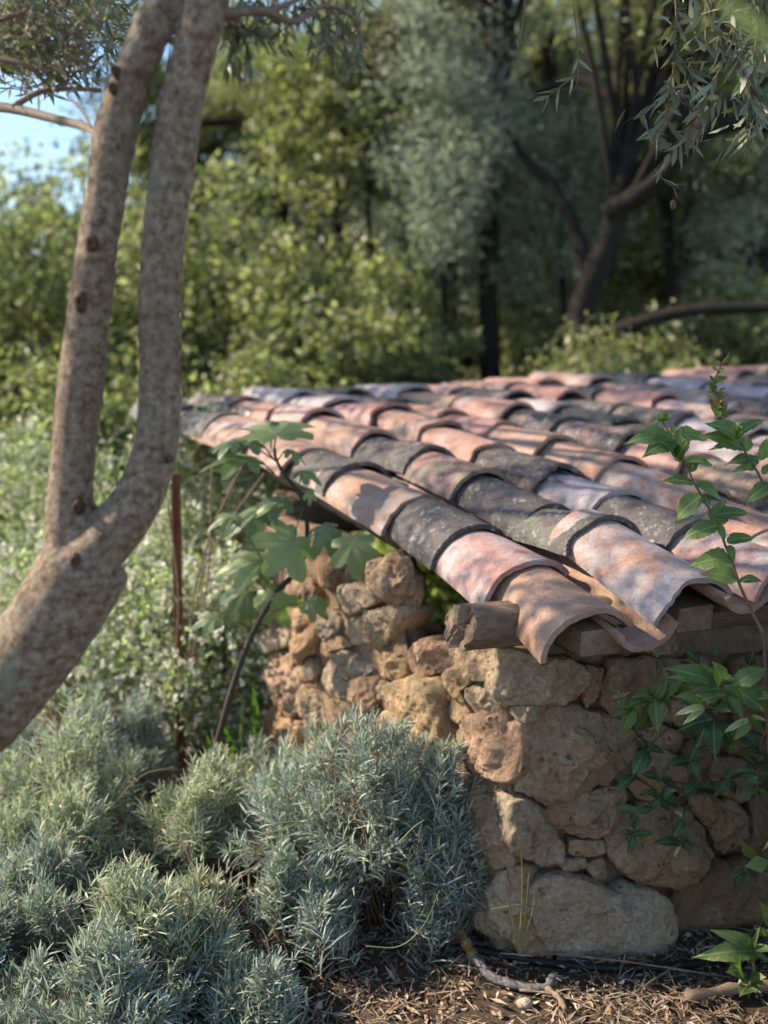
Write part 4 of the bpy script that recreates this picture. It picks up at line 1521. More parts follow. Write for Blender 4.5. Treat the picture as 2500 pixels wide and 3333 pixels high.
def lavender(label, cx, cy, rx, ry, h, seed, n=330, mat=None, leaf=0.034, lumps=5, dry=0.12):
    r = np.random.default_rng(seed)
    root = empty('lavender_bush', (cx, cy, ground_h(cx, cy)))
    tag(root, label, 'lavender', 'lavender bushes in the bed')
    z0 = ground_h(cx, cy)
    # lumpy dome made of several sub-clumps
    sub = []
    for k in range(lumps):
        a = 2 * math.pi * (k + r.uniform(-.3, .3)) / lumps
        f = r.uniform(0.35, 0.72) if k else 0.1
        sub.append((cx + rx * f * math.cos(a), cy + ry * f * math.sin(a), r.uniform(0.58, 1.04), r.uniform(0.36, 0.66)))
    stems = Geo()
    B, D, L, W = [], [], [], []
    BD, DD, LD_, WD = [], [], [], []
    for k in range(n):
        sx, sy, sh, sr = sub[k % lumps]
        u = r.uniform(0, 1) ** 0.62
        a = r.uniform(0, 2 * math.pi)
        dx, dy = math.cos(a) * u, math.sin(a) * u
        tipx, tipy = sx + rx * sr * dx, sy + ry * sr * dy
        tz = z0 + h * sh * (math.sqrt(max(0.03, 1 - u * u * 0.80))) * r.uniform(0.76, 1.10)
        out = np.array([dx * 0.75, dy * 0.75, 1.0 - 0.45 * u]) + r.normal(size=3) * 0.28
        out[2] = max(out[2], 0.25)
        out /= np.linalg.norm(out)
        sl = r.uniform(0.10, 0.19)
        nz_ = noise.noise(Vector((tipx * 9, tipy * 9, tz * 9 + seed)))
        if nz_ < -0.32:
            continue
        tz = z0 + (tz - z0) * (1 + 0.20 * nz_)
        tip = np.array([tipx, tipy, tz])
        b0 = tip - out * sl
        bend = r.normal(size=3) * 0.006
        nodes = r.integers(7, 10)
        for q in range(nodes):
            f = (q + 0.5) / nodes
            c = b0 + out * sl * f + bend * math.sin(f * 3.1)
            e1 = np.cross(out, [0, 0, 1.0]) if abs(out[2]) < 0.97 else np.array([1.0, 0, 0])
            e1 /= np.linalg.norm(e1) + 1e-9
            e2 = np.cross(out, e1)
            ph = q * 1.57 + r.uniform(-.3, .3)
            kk = 4 if f > 0.35 else 3
            for w in range(kk):
                an = ph + w * 2 * math.pi / kk
                sp_ = 1.25 - 0.75 * f
                d = out * (0.40 + 0.75 * f) + (e1 * math.cos(an) + e2 * math.sin(an)) * sp_ + r.normal(size=3) * 0.22
                B.append(c)
                D.append(d)
                L.append(leaf * r.uniform(0.75, 1.35) * (1.10 - 0.35 * f))
                W.append(r.uniform(0.0036, 0.0052))
        # woody stem down into the bush
        if k % 3 == 0:
            base = np.array([cx + (sx - cx) * 0.35 + r.normal() * 0.02, cy + (sy - cy) * 0.35 + r.normal() * 0.02, z0 - 0.01])
            m1 = base * 0.45 + b0 * 0.55 + np.array([0, 0, -0.03])
            stems.tube([base, m1, b0, b0 + out * sl * 0.95], [0.004, 0.0028, 0.0018, 0.0009], 4, cap=False)
            for q in range(22):
                f = r.uniform(0.2, 1.0)
                c = m1 + (b0 - m1) * f + r.normal(size=3) * 0.01
                BD.append(c)
                DD.append(r.normal(size=3) + np.array([0, 0, -0.3]))
                LD_.append(leaf * r.uniform(.6, 1.1))
                WD.append(0.003)
    B, D = np.array(B), np.array(D)
    v, q = strips(B, D, np.array(L), np.array(W), r.uniform(0.3, 1.2, len(B)), nrm=np.tile([0, 0, 1.0], (len(B), 1)) + r.normal(size=(len(B), 3)) * 0.5, r=r)
    o = child('foliage', np_mesh('foliage', v, q, [mat or M_LAV]), root)
    o['kind'] = 'stuff'
    if BD:
        v, q = strips(np.array(BD), np.array(DD), np.array(LD_), np.array(WD), 0.5, r=r)
        o = child('dry_leaves', np_mesh('dry_leaves', v, q, [M_LAVDRY]), root)
        o['kind'] = 'stuff'
    child('stems', stems.mesh('stems', [M_STEM]), root)
    dry_ = Geo()
    for k in range(max(2, int(n / 45))):        # old flower stalks
        a, u = r.uniform(0, 2 * math.pi), r.uniform(.2, 1)
        p0 = np.array([cx + rx * .5 * u * math.cos(a), cy + ry * .5 * u * math.sin(a), z0 + h * .55])
        d = np.array([math.cos(a) * .7 * u, math.sin(a) * .7 * u, .8]) + r.normal(size=3) * .25
        ln = r.uniform(.6, 1.0) * h * .75
        p1 = p0 + d * ln * .5
        p2 = p0 + d * ln + np.array([0, 0, -.18 * ln]) + r.normal(size=3) * .02
        dry_.tube(spline([tuple(p0), tuple(p1), tuple(p2)], 8), .0011, 4, cap=False)
    child('flower_stalks', dry_.mesh('flower_stalks', [M_TWIG]), root)['kind'] = 'stuff'
    return root


def gp(px, py):
    """ground point under a photo pixel"""
    d = ray(px, py)
    k = CAM_Z / -d.z
    return d.x * k, d.y * k


LAV = [
    ('largest lavender bush, silvery, leaning against the side wall', 1250, 2960, 0.36, 0.27, 0.56, 0, 640, M_LAV, 7),
    ('lavender bush below the olive trunk, tall and sunlit on top', 200, 2900, 0.33, 0.26, 0.47, 1, 580, M_LAVY, 5),
    ('upright lavender clump between the trunk bush and the wall bush', 690, 2900, 0.19, 0.18, 0.46, 2, 320, M_LAVY, 4),
    ('low front lavender bush with bright grey tips and brown stems inside', 600, 3210, 0.29, 0.20, 0.34, 3, 520, M_LAVY, 5),
    ('small lavender tuft at the front right of the bed', 1040, 3120, 0.16, 0.12, 0.29, 4, 230, M_LAV, 4),
    ('lavender sprigs at the bottom left foreground edge', 300, 3430, 0.33, 0.15, 0.27, 5, 420, M_LAV, 5),
    ('lavender bush cut off by the left frame edge', -90, 3330, 0.17, 0.2, 0.36, 6, 260, M_LAV, 4),
    ('lavender bush rising behind at far left under the trunk', 60, 2700, 0.34, 0.22, 0.44, 7, 400, M_LAV, 5),
    ('dark bluish lavender bush behind the clump at centre left', 440, 2640, 0.26, 0.2, 0.44, 8, 330, M_LAV, 4),
    ('spreading lavender skirt beside the stone corner', 1450, 3060, 0.20, 0.12, 0.54, 9, 330, M_LAV, 4),
    ('sparse lavender shoots near the fallen branch', 1400, 3110, 0.075, 0.07, 0.20, 10, 46, M_LAV, 3),
    ('round lavender bush filling the hollow at the left below the trunk bush', 110, 3120, 0.22, 0.16, 0.30, 13, 330, M_LAV, 5),
    ('short lavender sprigs at the bottom edge before the mulch', 860, 3330, 0.15, 0.10, 0.20, 11, 150, M_LAV, 4),
    ('thin lavender growth behind the gap left of the wall', 930, 2700, 0.2, 0.16, 0.28, 12, 170, M_LAV, 4),
]
for (lb, px, py, rx, ry, h, sd, n, mt, lu) in LAV:
    x, y = gp(px, py)
    lavender(lb, x, y, rx, ry, h, 100 + sd, int(n * 0.85), mt, 0.048, lu)

# ================================================================== NEAR OLIVE TREE
OY = 1.70


def px_path(pts, Y):
    """(px, py, width_px[, dY]) -> points and radii"""
    P, R = [], []
    for a in pts:
        y = Y + (a[3] if len(a) > 3 else 0)
        P.append(pt(a[0], a[1], y))
        R.append(a[2] * 0.44 / FPX * y)
    return P, R


def tube_px(g, pts, Y, n=40, seg=20, **k):
    P, R = px_path(pts, Y)
    arr = spline([(*p, r) for p, r in zip(P, R)], n)
    g.tube([a[:3] for a in arr], [max(1e-4, a[3]) for a in arr], seg, **k)


olive_root = Vector((-1.12, 1.62, 0.0))
olive = empty('olive_tree', olive_root)
tag(olive, 'forked olive tree trunk with mottled bark in the left foreground', 'olive tree')
g = Geo()
LT = spline([(olive_root.x - .02, olive_root.y, -0.12, 0.17), (olive_root.x, olive_root.y, 0.05, 0.135), (-1.0, 1.64, 0.32, 0.105), (*pt(-250, 2480, OY), 0.088), (*pt(-60, 2300, OY), 0.080), (*pt(85, 2140, OY), 0.075), (*pt(205, 1970, OY), 0.073), (*pt(290, 1815, OY), 0.074)], 60)
g.tube([a[:3] for a in LT], [a[3] for a in LT], 26, lump=0.07, lump_scale=7)
tube_px(g, [(235, 1900, 210), (225, 1760, 190), (230, 1600, 170), (245, 1400, 162), (268, 1206, 168), (290, 1010, 152), (318, 800, 148), (350, 600, 146), (372, 450, 150), (414, 300, 142), (470, 150, 136), (545, 0, 128, .02), (640, -160, 120, .05), (700, -420, 105, .10), (720, -760, 80, .2), (700, -1100, 55, .3)], OY, 90, 22, lump=0.05, lump_scale=9)
tube_px(g, [(260, 1850, 230, -.01), (345, 1760, 215, -.01), (425, 1660, 190, -.01), (485, 1540, 175), (515, 1400, 165), (522, 1200, 156), (520, 1000, 152), (530, 800, 153), (548, 640, 155), (570, 480, 157), (598, 300, 158), (640, 140, 152), (685, -20, 142), (740, -250, 125, -.05), (830, -600, 100, -.1), (900, -1000, 60, -.1)], OY, 90, 22, lump=0.05, lump_scale=9)
me = g.mesh('trunk', [M_OLIVEBARK])
trunk = child('trunk', me, olive)
md = trunk.modifiers.new('merge', 'REMESH')
md.mode = 'VOXEL'
md.voxel_size = 0.0065
md.use_smooth_shade = True
ms = trunk.modifiers.new('soften', 'SMOOTH')
ms.factor = 0.5
ms.iterations = 6
M_KNOT = mat_rough('knot_bark', [(0.3, (0.05, 0.03, 0.02)), (0.6, (0.13, 0.08, 0.05)), (0.8, (0.22, 0.15, 0.10))], 40, 0.9, 0.006)
for (px, py, w, dy) in [(318, 800, 58, 0), (283, 985, 62, 0), (393, 250, 40, 0), (385, 305, 38, 0), (560, 1490, 30, 0), (275, 1640, 44, .0), (282, 1800, 46, 0)]:
    V, Fc = [], []
    c = pt(px, py, OY)
    rr = w * 0.5 / FPX * OY
    # sits on the bark surface facing the viewer
    depth = 0.034 if py < 1500 else (0.040 if py < 1700 else 0.064)
    c = c + Vector((0, -depth, 0))
    na, nr = 18, 6
    V.append(c + Vector((0, 0.004, 0)))
    for a in range(1, nr + 1):
        f = a / nr
        for k in range(na):
            t = 2 * math.pi * k / na
            wob = 1 + 0.25 * noise.noise(Vector((math.cos(t) * 1.5, math.sin(t) * 1.5, px)))
            d = Vector((math.cos(t) * 0.8, 0, math.sin(t) * 1.15)) * rr * f * wob
            yy = (-0.010 * math.sin(f * math.pi) if f < 1 else 0.02) + 0.006 * (f - 0.5)
            V.append(c + d + Vector((0, yy, 0)))
    for k in range(na):
        Fc.append((0, 1 + (k + 1) % na, 1 + k))
    for a in range(nr - 1):
        for k in range(na):
            k2 = (k + 1) % na
            q = 1 + a * na
            Fc.append((q + k, q + k2, q + na + k2, q + na + k))
    child('knot', py_mesh('knot', V, Fc, [M_KNOT]), olive)

M_OLEAF = mat_leaf('olive_leaf', (0.10, 0.115, 0.065), (0.22, 0.235, 0.16), (0.38, 0.39, 0.32), trans=0.2, rough=0.42, tcol=(1.0, 1.15, 0.5))
M_OLEAFD = mat_leaf('olive_leaf_dull', (0.10, 0.10, 0.06), (0.18, 0.175, 0.12), (0.28, 0.24, 0.15), trans=0.2, rough=0.5)


class Twigs:
    """twigs and their small leaves, gathered per branch"""
    def __init__(self, seed):
        self.g = Geo()
        self.B, self.D, self.L, self.W = [], [], [], []
        self.r = np.random.default_rng(seed)

    def twig(self, P, r0, r1, leafy=0.0, ll=0.05, lw=0.010, step=0.014, start=0.2, seg=5):
        sp_ = spline([tuple(p) for p in P], 8 * len(P))
        n = len(sp_)
        self.g.tube(sp_, [r0 + (r1 - r0) * k / (n - 1) for k in range(n)], seg, cap=False)
        if leafy:
            A = np.array(sp_)
            d = np.linalg.norm(np.diff(A, axis=0), axis=1)
            s = np.concatenate([[0], np.cumsum(d)])
            x = s[-1] * start
            sgn = 1
            while x < s[-1]:
                c = np.array([np.interp(x, s, A[:, k]) for k in range(3)])
                k = min(len(d) - 1, int(np.searchsorted(s, x)) - 1)
                t = (A[k + 1] - A[k]) / (d[k] + 1e-9)
                side = np.cross(t, self.r.normal(size=3))
                side /= np.linalg.norm(side) + 1e-9
                for q in (-1, 1):
                    if self.r.uniform() < leafy:
                        self.B.append(c)
                        self.D.append(t * self.r.uniform(.4, 1.1) + side * q * self.r.uniform(.5, 1.0) + np.array([0, 0, -0.25]) + self.r.normal(size=3) * .15)
                        self.L.append(ll * self.r.uniform(.65, 1.2))
                        self.W.append(lw * self.r.uniform(.75, 1.2))
                x += step * self.r.uniform(.7, 1.4)
        return sp_

    def cloud(self, c, rad, n, ll=0.05, lw=0.011, flat=0.7):
        d = unit(n, self.r) * (self.r.uniform(0, 1, (n, 1)) ** 0.4) * np.array([1, 1, flat])
        self.B += list(np.array(c) + d * rad)
        self.D += list(unit(n, self.r) + d * 0.8 + np.array([0, 0, -0.2]))
        self.L += list(ll * self.r.uniform(.6, 1.2, n))
        self.W += list(lw * self.r.uniform(.7, 1.2, n))

    def build(self, root, mat, leafmat):
        if self.g.v:
            child('twigs', self.g.mesh('twigs', [mat]), root)['kind'] = 'stuff'
        if self.B:
            v, q = strips(np.array(self.B), np.array(self.D), np.array(self.L), np.array(self.W), self.r.uniform(-.4, .6, len(self.B)), taper=0.06, r=self.r)
            o = child('foliage', np_mesh('foliage', v, q, [leafmat]), root)
            o['kind'] = 'stuff'


T = Twigs(3)
# side limb to the right, above the roof
P, R = px_path([(660, 40, 46), (760, 42, 40), (860, 36, 32, .03), (960, 70, 24, .05), (1060, 20, 20, .08), (1150, 60, 14, .1), (1180, 160, 7, .1)], OY)
T.twig(P, R[0], R[-1], 0)
T.twig([pt(870, 40, 1.75), pt(990, -10, 1.8), pt(1060, -40, 1.85), pt(1200, -160, 2.0)], 0.005, 0.003)
for k in range(26):
    x0 = 700 + 19 * k
    T.twig([pt(x0, -30, 1.85), pt(x0 + 20 * math.sin(k * 2.1), 50 + 30 * math.sin(k), 1.86), pt(x0 + 45 * math.sin(k * 1.3), 110 + 70 * math.sin(k * 2.7), 1.86)], 0.0016, 0.0007, 0.8 if k % 3 else 0.3, 0.032, 0.007, 0.011)
for (a, b, c) in [((730, 40), (760, 130), (740, 230)), ((740, 60), (800, 150), (820, 240)), ((760, 60), (830, 110), (885, 130)), ((730, 100), (770, 190), (800, 262)), ((1060, 30), (1075, 110), (1090, 210)),
                  ((1100, 50), (1120, 130), (1140, 215)), ((1160, 60), (1170, 140), (1165, 215)), ((1030, 40), (1050, 90), (1062, 170)), ((700, 60), (740, 90), (860, 90))]:
    T.twig([pt(*a, 1.78), pt(*b, 1.80), pt(*c, 1.79)], 0.0022, 0.0009, 0.95, 0.034, 0.0075, 0.008)
# dark branch to the left
T.twig([pt(320, 440, 1.70), pt(270, 412, 1.76), pt(170, 385, 1.82), pt(60, 358, 1.88), pt(-60, 340, 1.95), pt(-400, 300, 2.1)], 0.0065, 0.010)
T.twig([pt(300, 425, 1.72), pt(270, 360, 1.76), pt(220, 310, 1.8), pt(240, 292, 1.84)], 0.003, 0.0018)
T.twig([pt(40, 350, 1.88), pt(130, 300, 1.9), pt(230, 290, 1.93), pt(330, 295, 1.95)], 0.006, 0.004)
T.twig([pt(-20, 190, 1.85), pt(90, 215, 1.85), pt(150, 270, 1.9), pt(190, 300, 1.9)], 0.0045, 0.003)
T.twig([pt(-20, 60, 1.9), pt(80, 40, 1.9), pt(120, -20, 1.9)], 0.005, 0.004)
rr_ = random.Random(17)
for k in range(190):      # dry brushwood twigs
    x, y = rr_.uniform(-40, 330), rr_.uniform(-30, 290)
    a = rr_.uniform(-0.4, 1.2) + (math.pi if rr_.random() < 0.4 else 0)
    L_ = rr_.uniform(60, 190)
    Yk = rr_.uniform(1.8, 2.15)
    p1 = (x + L_ * .5 * math.cos(a), y + L_ * .5 * math.sin(a) + rr_.uniform(-20, 20))
    p2 = (x + L_ * math.cos(a + .3), y + L_ * math.sin(a + .3))
    if max(x, p1[0], p2[0]) > 400 - 0.3 * max(y, 0) or max(y, p2[1]) > 330:
        continue
    T.twig([pt(x, y, Yk), pt(*p1, Yk + .03), pt(*p2, Yk)], 0.0016, 0.0007, 0.12, 0.034, 0.006, 0.02, 0.2, 4)
for k in range(110):
    x, y = rr_.uniform(-30, 400), rr_.uniform(-40, 300) * rr_.uniform(.4, 1)
    if x > 400 - 0.5 * y:
        continue
    T.cloud(pt(x, y, rr_.uniform(1.9, 2.4)), 0.05, 18, 0.040, 0.008)
# unseen crown above and left of the frame, spread out to shade the roof
cr = random.Random(8)
crown = []
for k in range(135):
    a, b = cr.uniform(0, 2 * math.pi), cr.uniform(-1, 1)
    f = cr.uniform(.25, 1) ** .6
    crown.append(Vector((-1.95 + 1.3 * math.cos(a) * f, 3.75 + 2.3 * math.sin(a) * f, 3.35 + 0.80 * b)))
for c in crown:
    # keep the view clear
    el = (c.z - CAM_Z) / c.y
    if el < 0.36 and c.x > -0.42 * c.y:
        c.z += (0.42 - el) * c.y
    T.twig([c + Vector((0.12, -0.1, -0.15)), c, c + Vector((-0.1, .12, .15))], 0.006, 0.003)
    T.cloud(c, 0.27, 240, 0.055, 0.015)
T.build(olive, M_TWIG, M_OLEAF)
gl = Geo()
top1, top2 = pt(700, -1100, OY + .3), pt(900, -1000, OY - .1)
for k, c in enumerate(crown[::3]):
    s0 = top1 if k % 2 else top2
    gl.tube([s0, (s0 + c) * 0.5 + Vector((0, 0, 0.1)), c], [0.018, 0.012, 0.006], 6, cap=False)
child('limbs', gl.mesh('limbs', [M_OLIVEBARK]), olive)

# ================================================================== OLIVE BRANCHES HANGING AT THE TOP RIGHT
ZO = (1250, 0, 1.3272)
olive2 = empty('olive_tree', (2.3, 3.0, 0))
tag(olive2, 'overhanging olive tree whose leafy branches drop into the top right corner', 'olive tree')
g = Geo()
g.tube([(2.3, 3.0, -.1), (2.25, 2.95, .6), (2.1, 2.9, 1.5), (1.9, 2.75, 2.3), (1.6, 2.6, 2.75), (1.25, 2.5, 2.75), (1.05, 2.45, 2.6)], [.16, .13, .11, .08, .05, .03, .012], 14, lump=.08)
child('trunk', g.mesh('trunk', [M_OLIVEBARK]), olive2)
T = Twigs(12)


def zo(x, y, Y=2.42):
    return zp(ZO, x, y, Y)


for path, r0, lf in [
    ([(1330, -160), (1400, 20), (1460, 160), (1540, 290), (1558, 450), (1572, 620)], .005, .35),
    ([(1500, -150), (1490, 0), (1510, 120), (1545, 300)], .004, .5),
    ([(1540, 290), (1600, 400), (1659, 500), (1720, 560)], .003, .8),
    ([(1440, 180), (1480, 240), (1560, 330)], .003, .6),
    ([(1250, -100), (1262, 60), (1255, 200), (1245, 330), (1200, 420), (1120, 480), (1110, 520), (1150, 570), (1200, 590)], .0026, .6),
    ([(1210, 350), (1290, 420), (1340, 500), (1300, 600), (1240, 660), (1190, 740)], .0022, .7),
    ([(1455, 290), (1400, 400), (1370, 470), (1330, 560), (1310, 640)], .0022, .9),
    ([(1460, 400), (1420, 470), (1380, 540), (1340, 610)], .002, .9),
    ([(1240, 330), (1230, 430), (1215, 520), (1180, 570)], .002, .9),
    ([(1560, 300), (1580, 420), (1610, 540), (1560, 650)], .0025, .8),
    ([(1640, -50), (1620, 100), (1600, 220), (1590, 360)], .003, .9),
    ([(1659, 150), (1600, 200), (1560, 260)], .002, .8),
    ([(1280, 250), (1330, 330), (1350, 420)], .002, .8),
    ([(1170, 730), (1210, 780), (1250, 810), (1265, 850)], .0018, .2),
    ([(620, -200), (600, 100), (580, 200), (645, 300)], .0022, .05),
    ([(830, 330), (780, 360), (730, 400), (690, 430)], .0016, .9),
    ([(800, -100), (830, 120), (840, 300), (830, 380)], .0018, .1),
]:
    Yk = 2.36 + (path[0][0] % 37) / 37 * 0.16
    T.twig([zo(x, y, Yk) for x, y in path], r0, 0.0009, lf, 0.055, 0.0115, 0.017, 0.1)
for (x, y, n) in [(1620, 120, 26), (1560, 60, 22), (1480, 40, 20), (1640, 330, 18), (1330, 330, 12), (1380, 240, 16), (1440, 120, 16), (1300, 60, 14), (1600, 460, 16), (1640, 560, 12), (1200, 440, 8), (1360, 560, 8)]:
    T.cloud(zo(x, y, 2.5), 0.11, n, 0.055, 0.0115)
for k in range(26):
    T.cloud(Vector((1.0 + rr_.uniform(0, 1.4), 2.5 + rr_.uniform(-.3, .6), 2.55 + rr_.uniform(0, .8))), 0.25, 140, 0.055, 0.012)
T.build(olive2, M_TWIG, M_OLEAF)
M_FRUIT = mat_flat('dry_fruit', (0.16, 0.06, 0.03), 0.5)
for (x, y, r) in [(1355, 535, .0062), (1248, 885, .0058)]:
    c = zo(x, y, 2.40)
    g = Geo()
    g.tube([c + Vector((0, 0, r * 1.9 * math.cos(t))) for t in np.linspace(0, math.pi, 9)], [max(.0004, r * math.sin(t)) for t in np.linspace(0, math.pi, 9)], 12)
    child('fruit', g.mesh('fruit', [M_FRUIT]), olive2)
# one leaf close to the lens
big = empty('olive_leaf', pt(2560, 150, 0.62))
tag(big, 'single olive leaf close up and blurred in the top right corner', 'leaf')
g = serrate_leaf('blade', M_FIG, 0.20, 0.08, 0.2, 3, 0.0, 0.0)
o = link('blade', g, big)
a_, b_ = pt(2570, 140, 0.62), pt(2310, -35, 0.66)
yv = (b_ - a_)
L_ = yv.length
yv.normalize()
zv = Vector((0.2, -0.6, -0.8))
zv = (zv - yv * zv.dot(yv)).normalized()
mm = Matrix((yv.cross(zv) * L_, yv * L_, zv * L_)).transposed().to_4x4()
mm.translation = a_
o.matrix_parent_inverse = Matrix.Translation(-Vector(big.location))
o.matrix_basis = mm

g = Geo()
g.tube(spline([tuple(a_), (0.40, 0.80, 1.86), (0.72, 1.5, 2.25), (1.05, 2.45, 2.6)], 20), .0022, 6)
child('twig', g.mesh('twig', [M_TWIG]), big)

# ================================================================== GARDEN BEHIND THE LAVENDER
M_WBUSH = mat_leaf('pale_shrub_leaf', (0.19, 0.215, 0.13), (0.42, 0.43, 0.31), (0.58, 0.57, 0.40), trans=0.38)
M_WHITE = mat_leaf('white_petal', (0.55, 0.54, 0.46), (0.78, 0.77, 0.70), trans=0.3, tcol=(1, 1, .9))


def flower_bush(label, c, rad, h, seed, n=7000, fl=420):
    fl = int(fl * 3)
    r = np.random.default_rng(seed)
    root = empty('flowering_shrub', (c[0], c[1], ground_h(c[0], c[1])))
    tag(root, label, 'shrub', 'white flowered shrubs left of the shed')
    cl = unit(46, r) * (r.uniform(.25, 1, (46, 1)) ** .5) * np.array([rad, rad * .8, h * .5]) + np.array([c[0], c[1], h * .5])
    idx = r.integers(0, 46, n)
    B = cl[idx] + r.normal(size=(n, 3)) * rad * 0.16
    v, q = leaves(B, unit(n, r) + np.array([0, 0, .3]), r.uniform(.022, .045, n), r.uniform(.012, .022, n), r)
    o = child('foliage', np_mesh('foliage', v, q, [M_WBUSH]), root)
    o['kind'] = 'stuff'
    idx = r.integers(0, 46, fl)
    B = cl[idx] + r.normal(size=(fl, 3)) * rad * 0.19
    B = np.repeat(B, 4, axis=0)
    v, q = leaves(B, unit(len(B), r), r.uniform(.016, .030, len(B)), r.uniform(.014, .022, len(B)), r)
    o = child('blossoms', np_mesh('blossoms', v, q, [M_WHITE]), root)
    o['kind'] = 'stuff'
    g = Geo()
    for k in range(16):
        e = cl[k]
        g.tube([(c[0] + r.normal() * .05, c[1] + r.normal() * .05, 0), (c[0] * .5 + e[0] * .5, c[1] * .5 + e[1] * .5, e[2] * .55), e], [.008, .006, .003], 5, cap=False)
    child('stems', g.mesh('stems', [M_TWIG]), root)


def xy(px, Y):
    return (px - 1250) / FPX * Y * 1.0


flower_bush('white flowered shrub directly behind the lavender below the fig', (xy(640, 3.9), 3.85), .42, 0.85, 1, 8000, 500)
flower_bush('tall white flowered shrub reaching the roof edge beside the trunk', (xy(680, 4.3), 4.3), .34, 1.30, 2, 7000, 420)
flower_bush('white flowered shrub seen under the leaning olive trunk', (xy(330, 4.2), 4.15), .50, 0.80, 3, 8000, 420)
flower_bush('pale shrub at the left edge behind the olive trunk', (xy(60, 4.8), 4.8), .55, 1.15, 4, 7000, 260)
flower_bush('white flowered shrub below the tile verge behind the fig', (xy(900, 4.9), 4.9), .40, 0.9, 5, 5000, 200)

# sword leaved clump
iris = empty('iris_clump', pt(760, 2500, 3.5))
tag(iris, 'clump of upright green sword leaves left of the stone pillar', 'iris')
M_IRIS = mat_leaf('iris_blade', (0.06, 0.12, 0.03), (0.12, 0.20, 0.05), trans=0.35)
for k, (x0, y0, x1, y1, w) in enumerate([(800, 2520, 815, 2180, 26), (820, 2520, 838, 2230, 22), (780, 2520, 740, 2280, 26), (760, 2520, 690, 2330, 30), (740, 2530, 640, 2390, 26), (790, 2520, 790, 2210, 20), (830, 2520, 800, 2300, 24), (700, 2530, 600, 2440, 24), (770, 2520, 720, 2350, 28), (845, 2530, 850, 2300, 20)]):
    a, b = pt(x0, y0 + 60, 3.5), pt(x1, y1, 3.45)
    w_ = w / FPX * 3.5
    V, Fc = [], []
    for s in range(9):
        t = s / 8
        p = a + (b - a) * t + Vector((0.02 * math.sin(t * 2 + k), -0.08 * t * t, -0.02 * t ** 3))
        ww = w_ * 0.5 * (1 - t ** 4) + .0008
        tw = 0.5 * t + k
        sd = Vector((math.cos(tw * .4), math.sin(tw * .4), 0))
        V += [p - sd * ww, p + Vector((0, -.004, 0)), p + sd * ww]
    for s in range(8):
        for c in range(2):
            q = s * 3 + c
            Fc.append((q, q + 1, q + 4, q + 3))
    child('blade', py_mesh('blade', V, Fc, [M_IRIS]), iris)

# rusty post and brown plank screen under the far verge
pb = pt(588, 2330, 3.60)
post = empty('rusty_post', (pb.x, pb.y, 0))
tag(post, 'reddish rusted steel post rising through the white flowered shrub', 'post')
g = Geo()
Vb, Fb = [], []
w = 0.014
top = pt(575, 1540, 3.60)
L_prof = [(-w, 0), (w, 0), (w, -.006), (-w + .006, -.006), (-w + .006, -.034), (-w, -.034)]
for s in range(10):
    t = s / 9
    p = Vector((pb.x, pb.y, -0.05)) * (1 - t) + Vector((top.x, pb.y, top.z)) * t
    for (x, y) in L_prof:
        Vb.append(p + Vector((x, y, 0)) + Vector((.0015 * noise.noise(Vector((x * 40, s, 1))), 0, 0)))
for s in range(9):
    for k in range(6):
        k2 = (k + 1) % 6
        Fb.append((s * 6 + k, s * 6 + k2, s * 6 + 6 + k2, s * 6 + 6 + k))
Fb.append(tuple(range(6)))
Fb.append(tuple(54 + k for k in reversed(range(6))))
child('bar', py_mesh('bar', Vb, Fb, [M_RUST], False), post)
for k, (lb, a, b) in enumerate([('leftmost thin pale stem slanting up beside the rusted post', (610, 2250), (690, 1520)), ('thin pale stem leaning right from the post to the verge', (620, 2050), (800, 1490)), ('bare stem rising close along the rusted post', (560, 2300), (545, 1620)), ('long bare stem crossing behind the fig leaves', (640, 1980), (860, 1540))]):
    A, B_ = pt(*a, 3.55), pt(*b, 3.5)
    g = Geo()
    g.tube(spline([(A.x, A.y, 0.0), tuple(A), tuple((A + B_) * .5 + Vector((.03 * (-1) ** k, 0, .02))), tuple(B_)], 24), .0035, 6)
    o = link('bare_stem', g.mesh('bare_stem', [M_WOODEND]))
    tag(o, lb, 'stem', 'bare stems by the post')
scr = empty('plank_screen', (xy(650, 4.5), 4.55, 0))
tag(scr, 'dark brown plank screen half hidden behind the flowering shrubs', 'screen')
for k in range(5):
    x = xy(590, 4.5) + k * 0.085
    z1 = 1.12 + 0.02 * (k % 2)
    child('plank', wood_box('plank', (x, 4.55 + .004 * (k % 2), -.05), (x, 4.55, z1), 0.078, 0.02, k), scr)
child('rail', wood_box('rail', (xy(570, 4.5), 4.585, .85), (xy(590, 4.5) + .42, 4.585, .85), 0.03, 0.06, 8), scr)

# ================================================================== GROUND DETAILS
M_STRAW = mat_leaf('dry_straw', (0.14, 0.09, 0.055), (0.40, 0.29, 0.195), (0.58, 0.48, 0.37), trans=0.1, rough=0.7, tcol=(1, .9, .7))
M_CHIP = mat_leaf('bark_chip', (0.13, 0.078, 0.05), (0.40, 0.27, 0.18), (0.55, 0.44, 0.34), trans=0.0, rough=0.8)


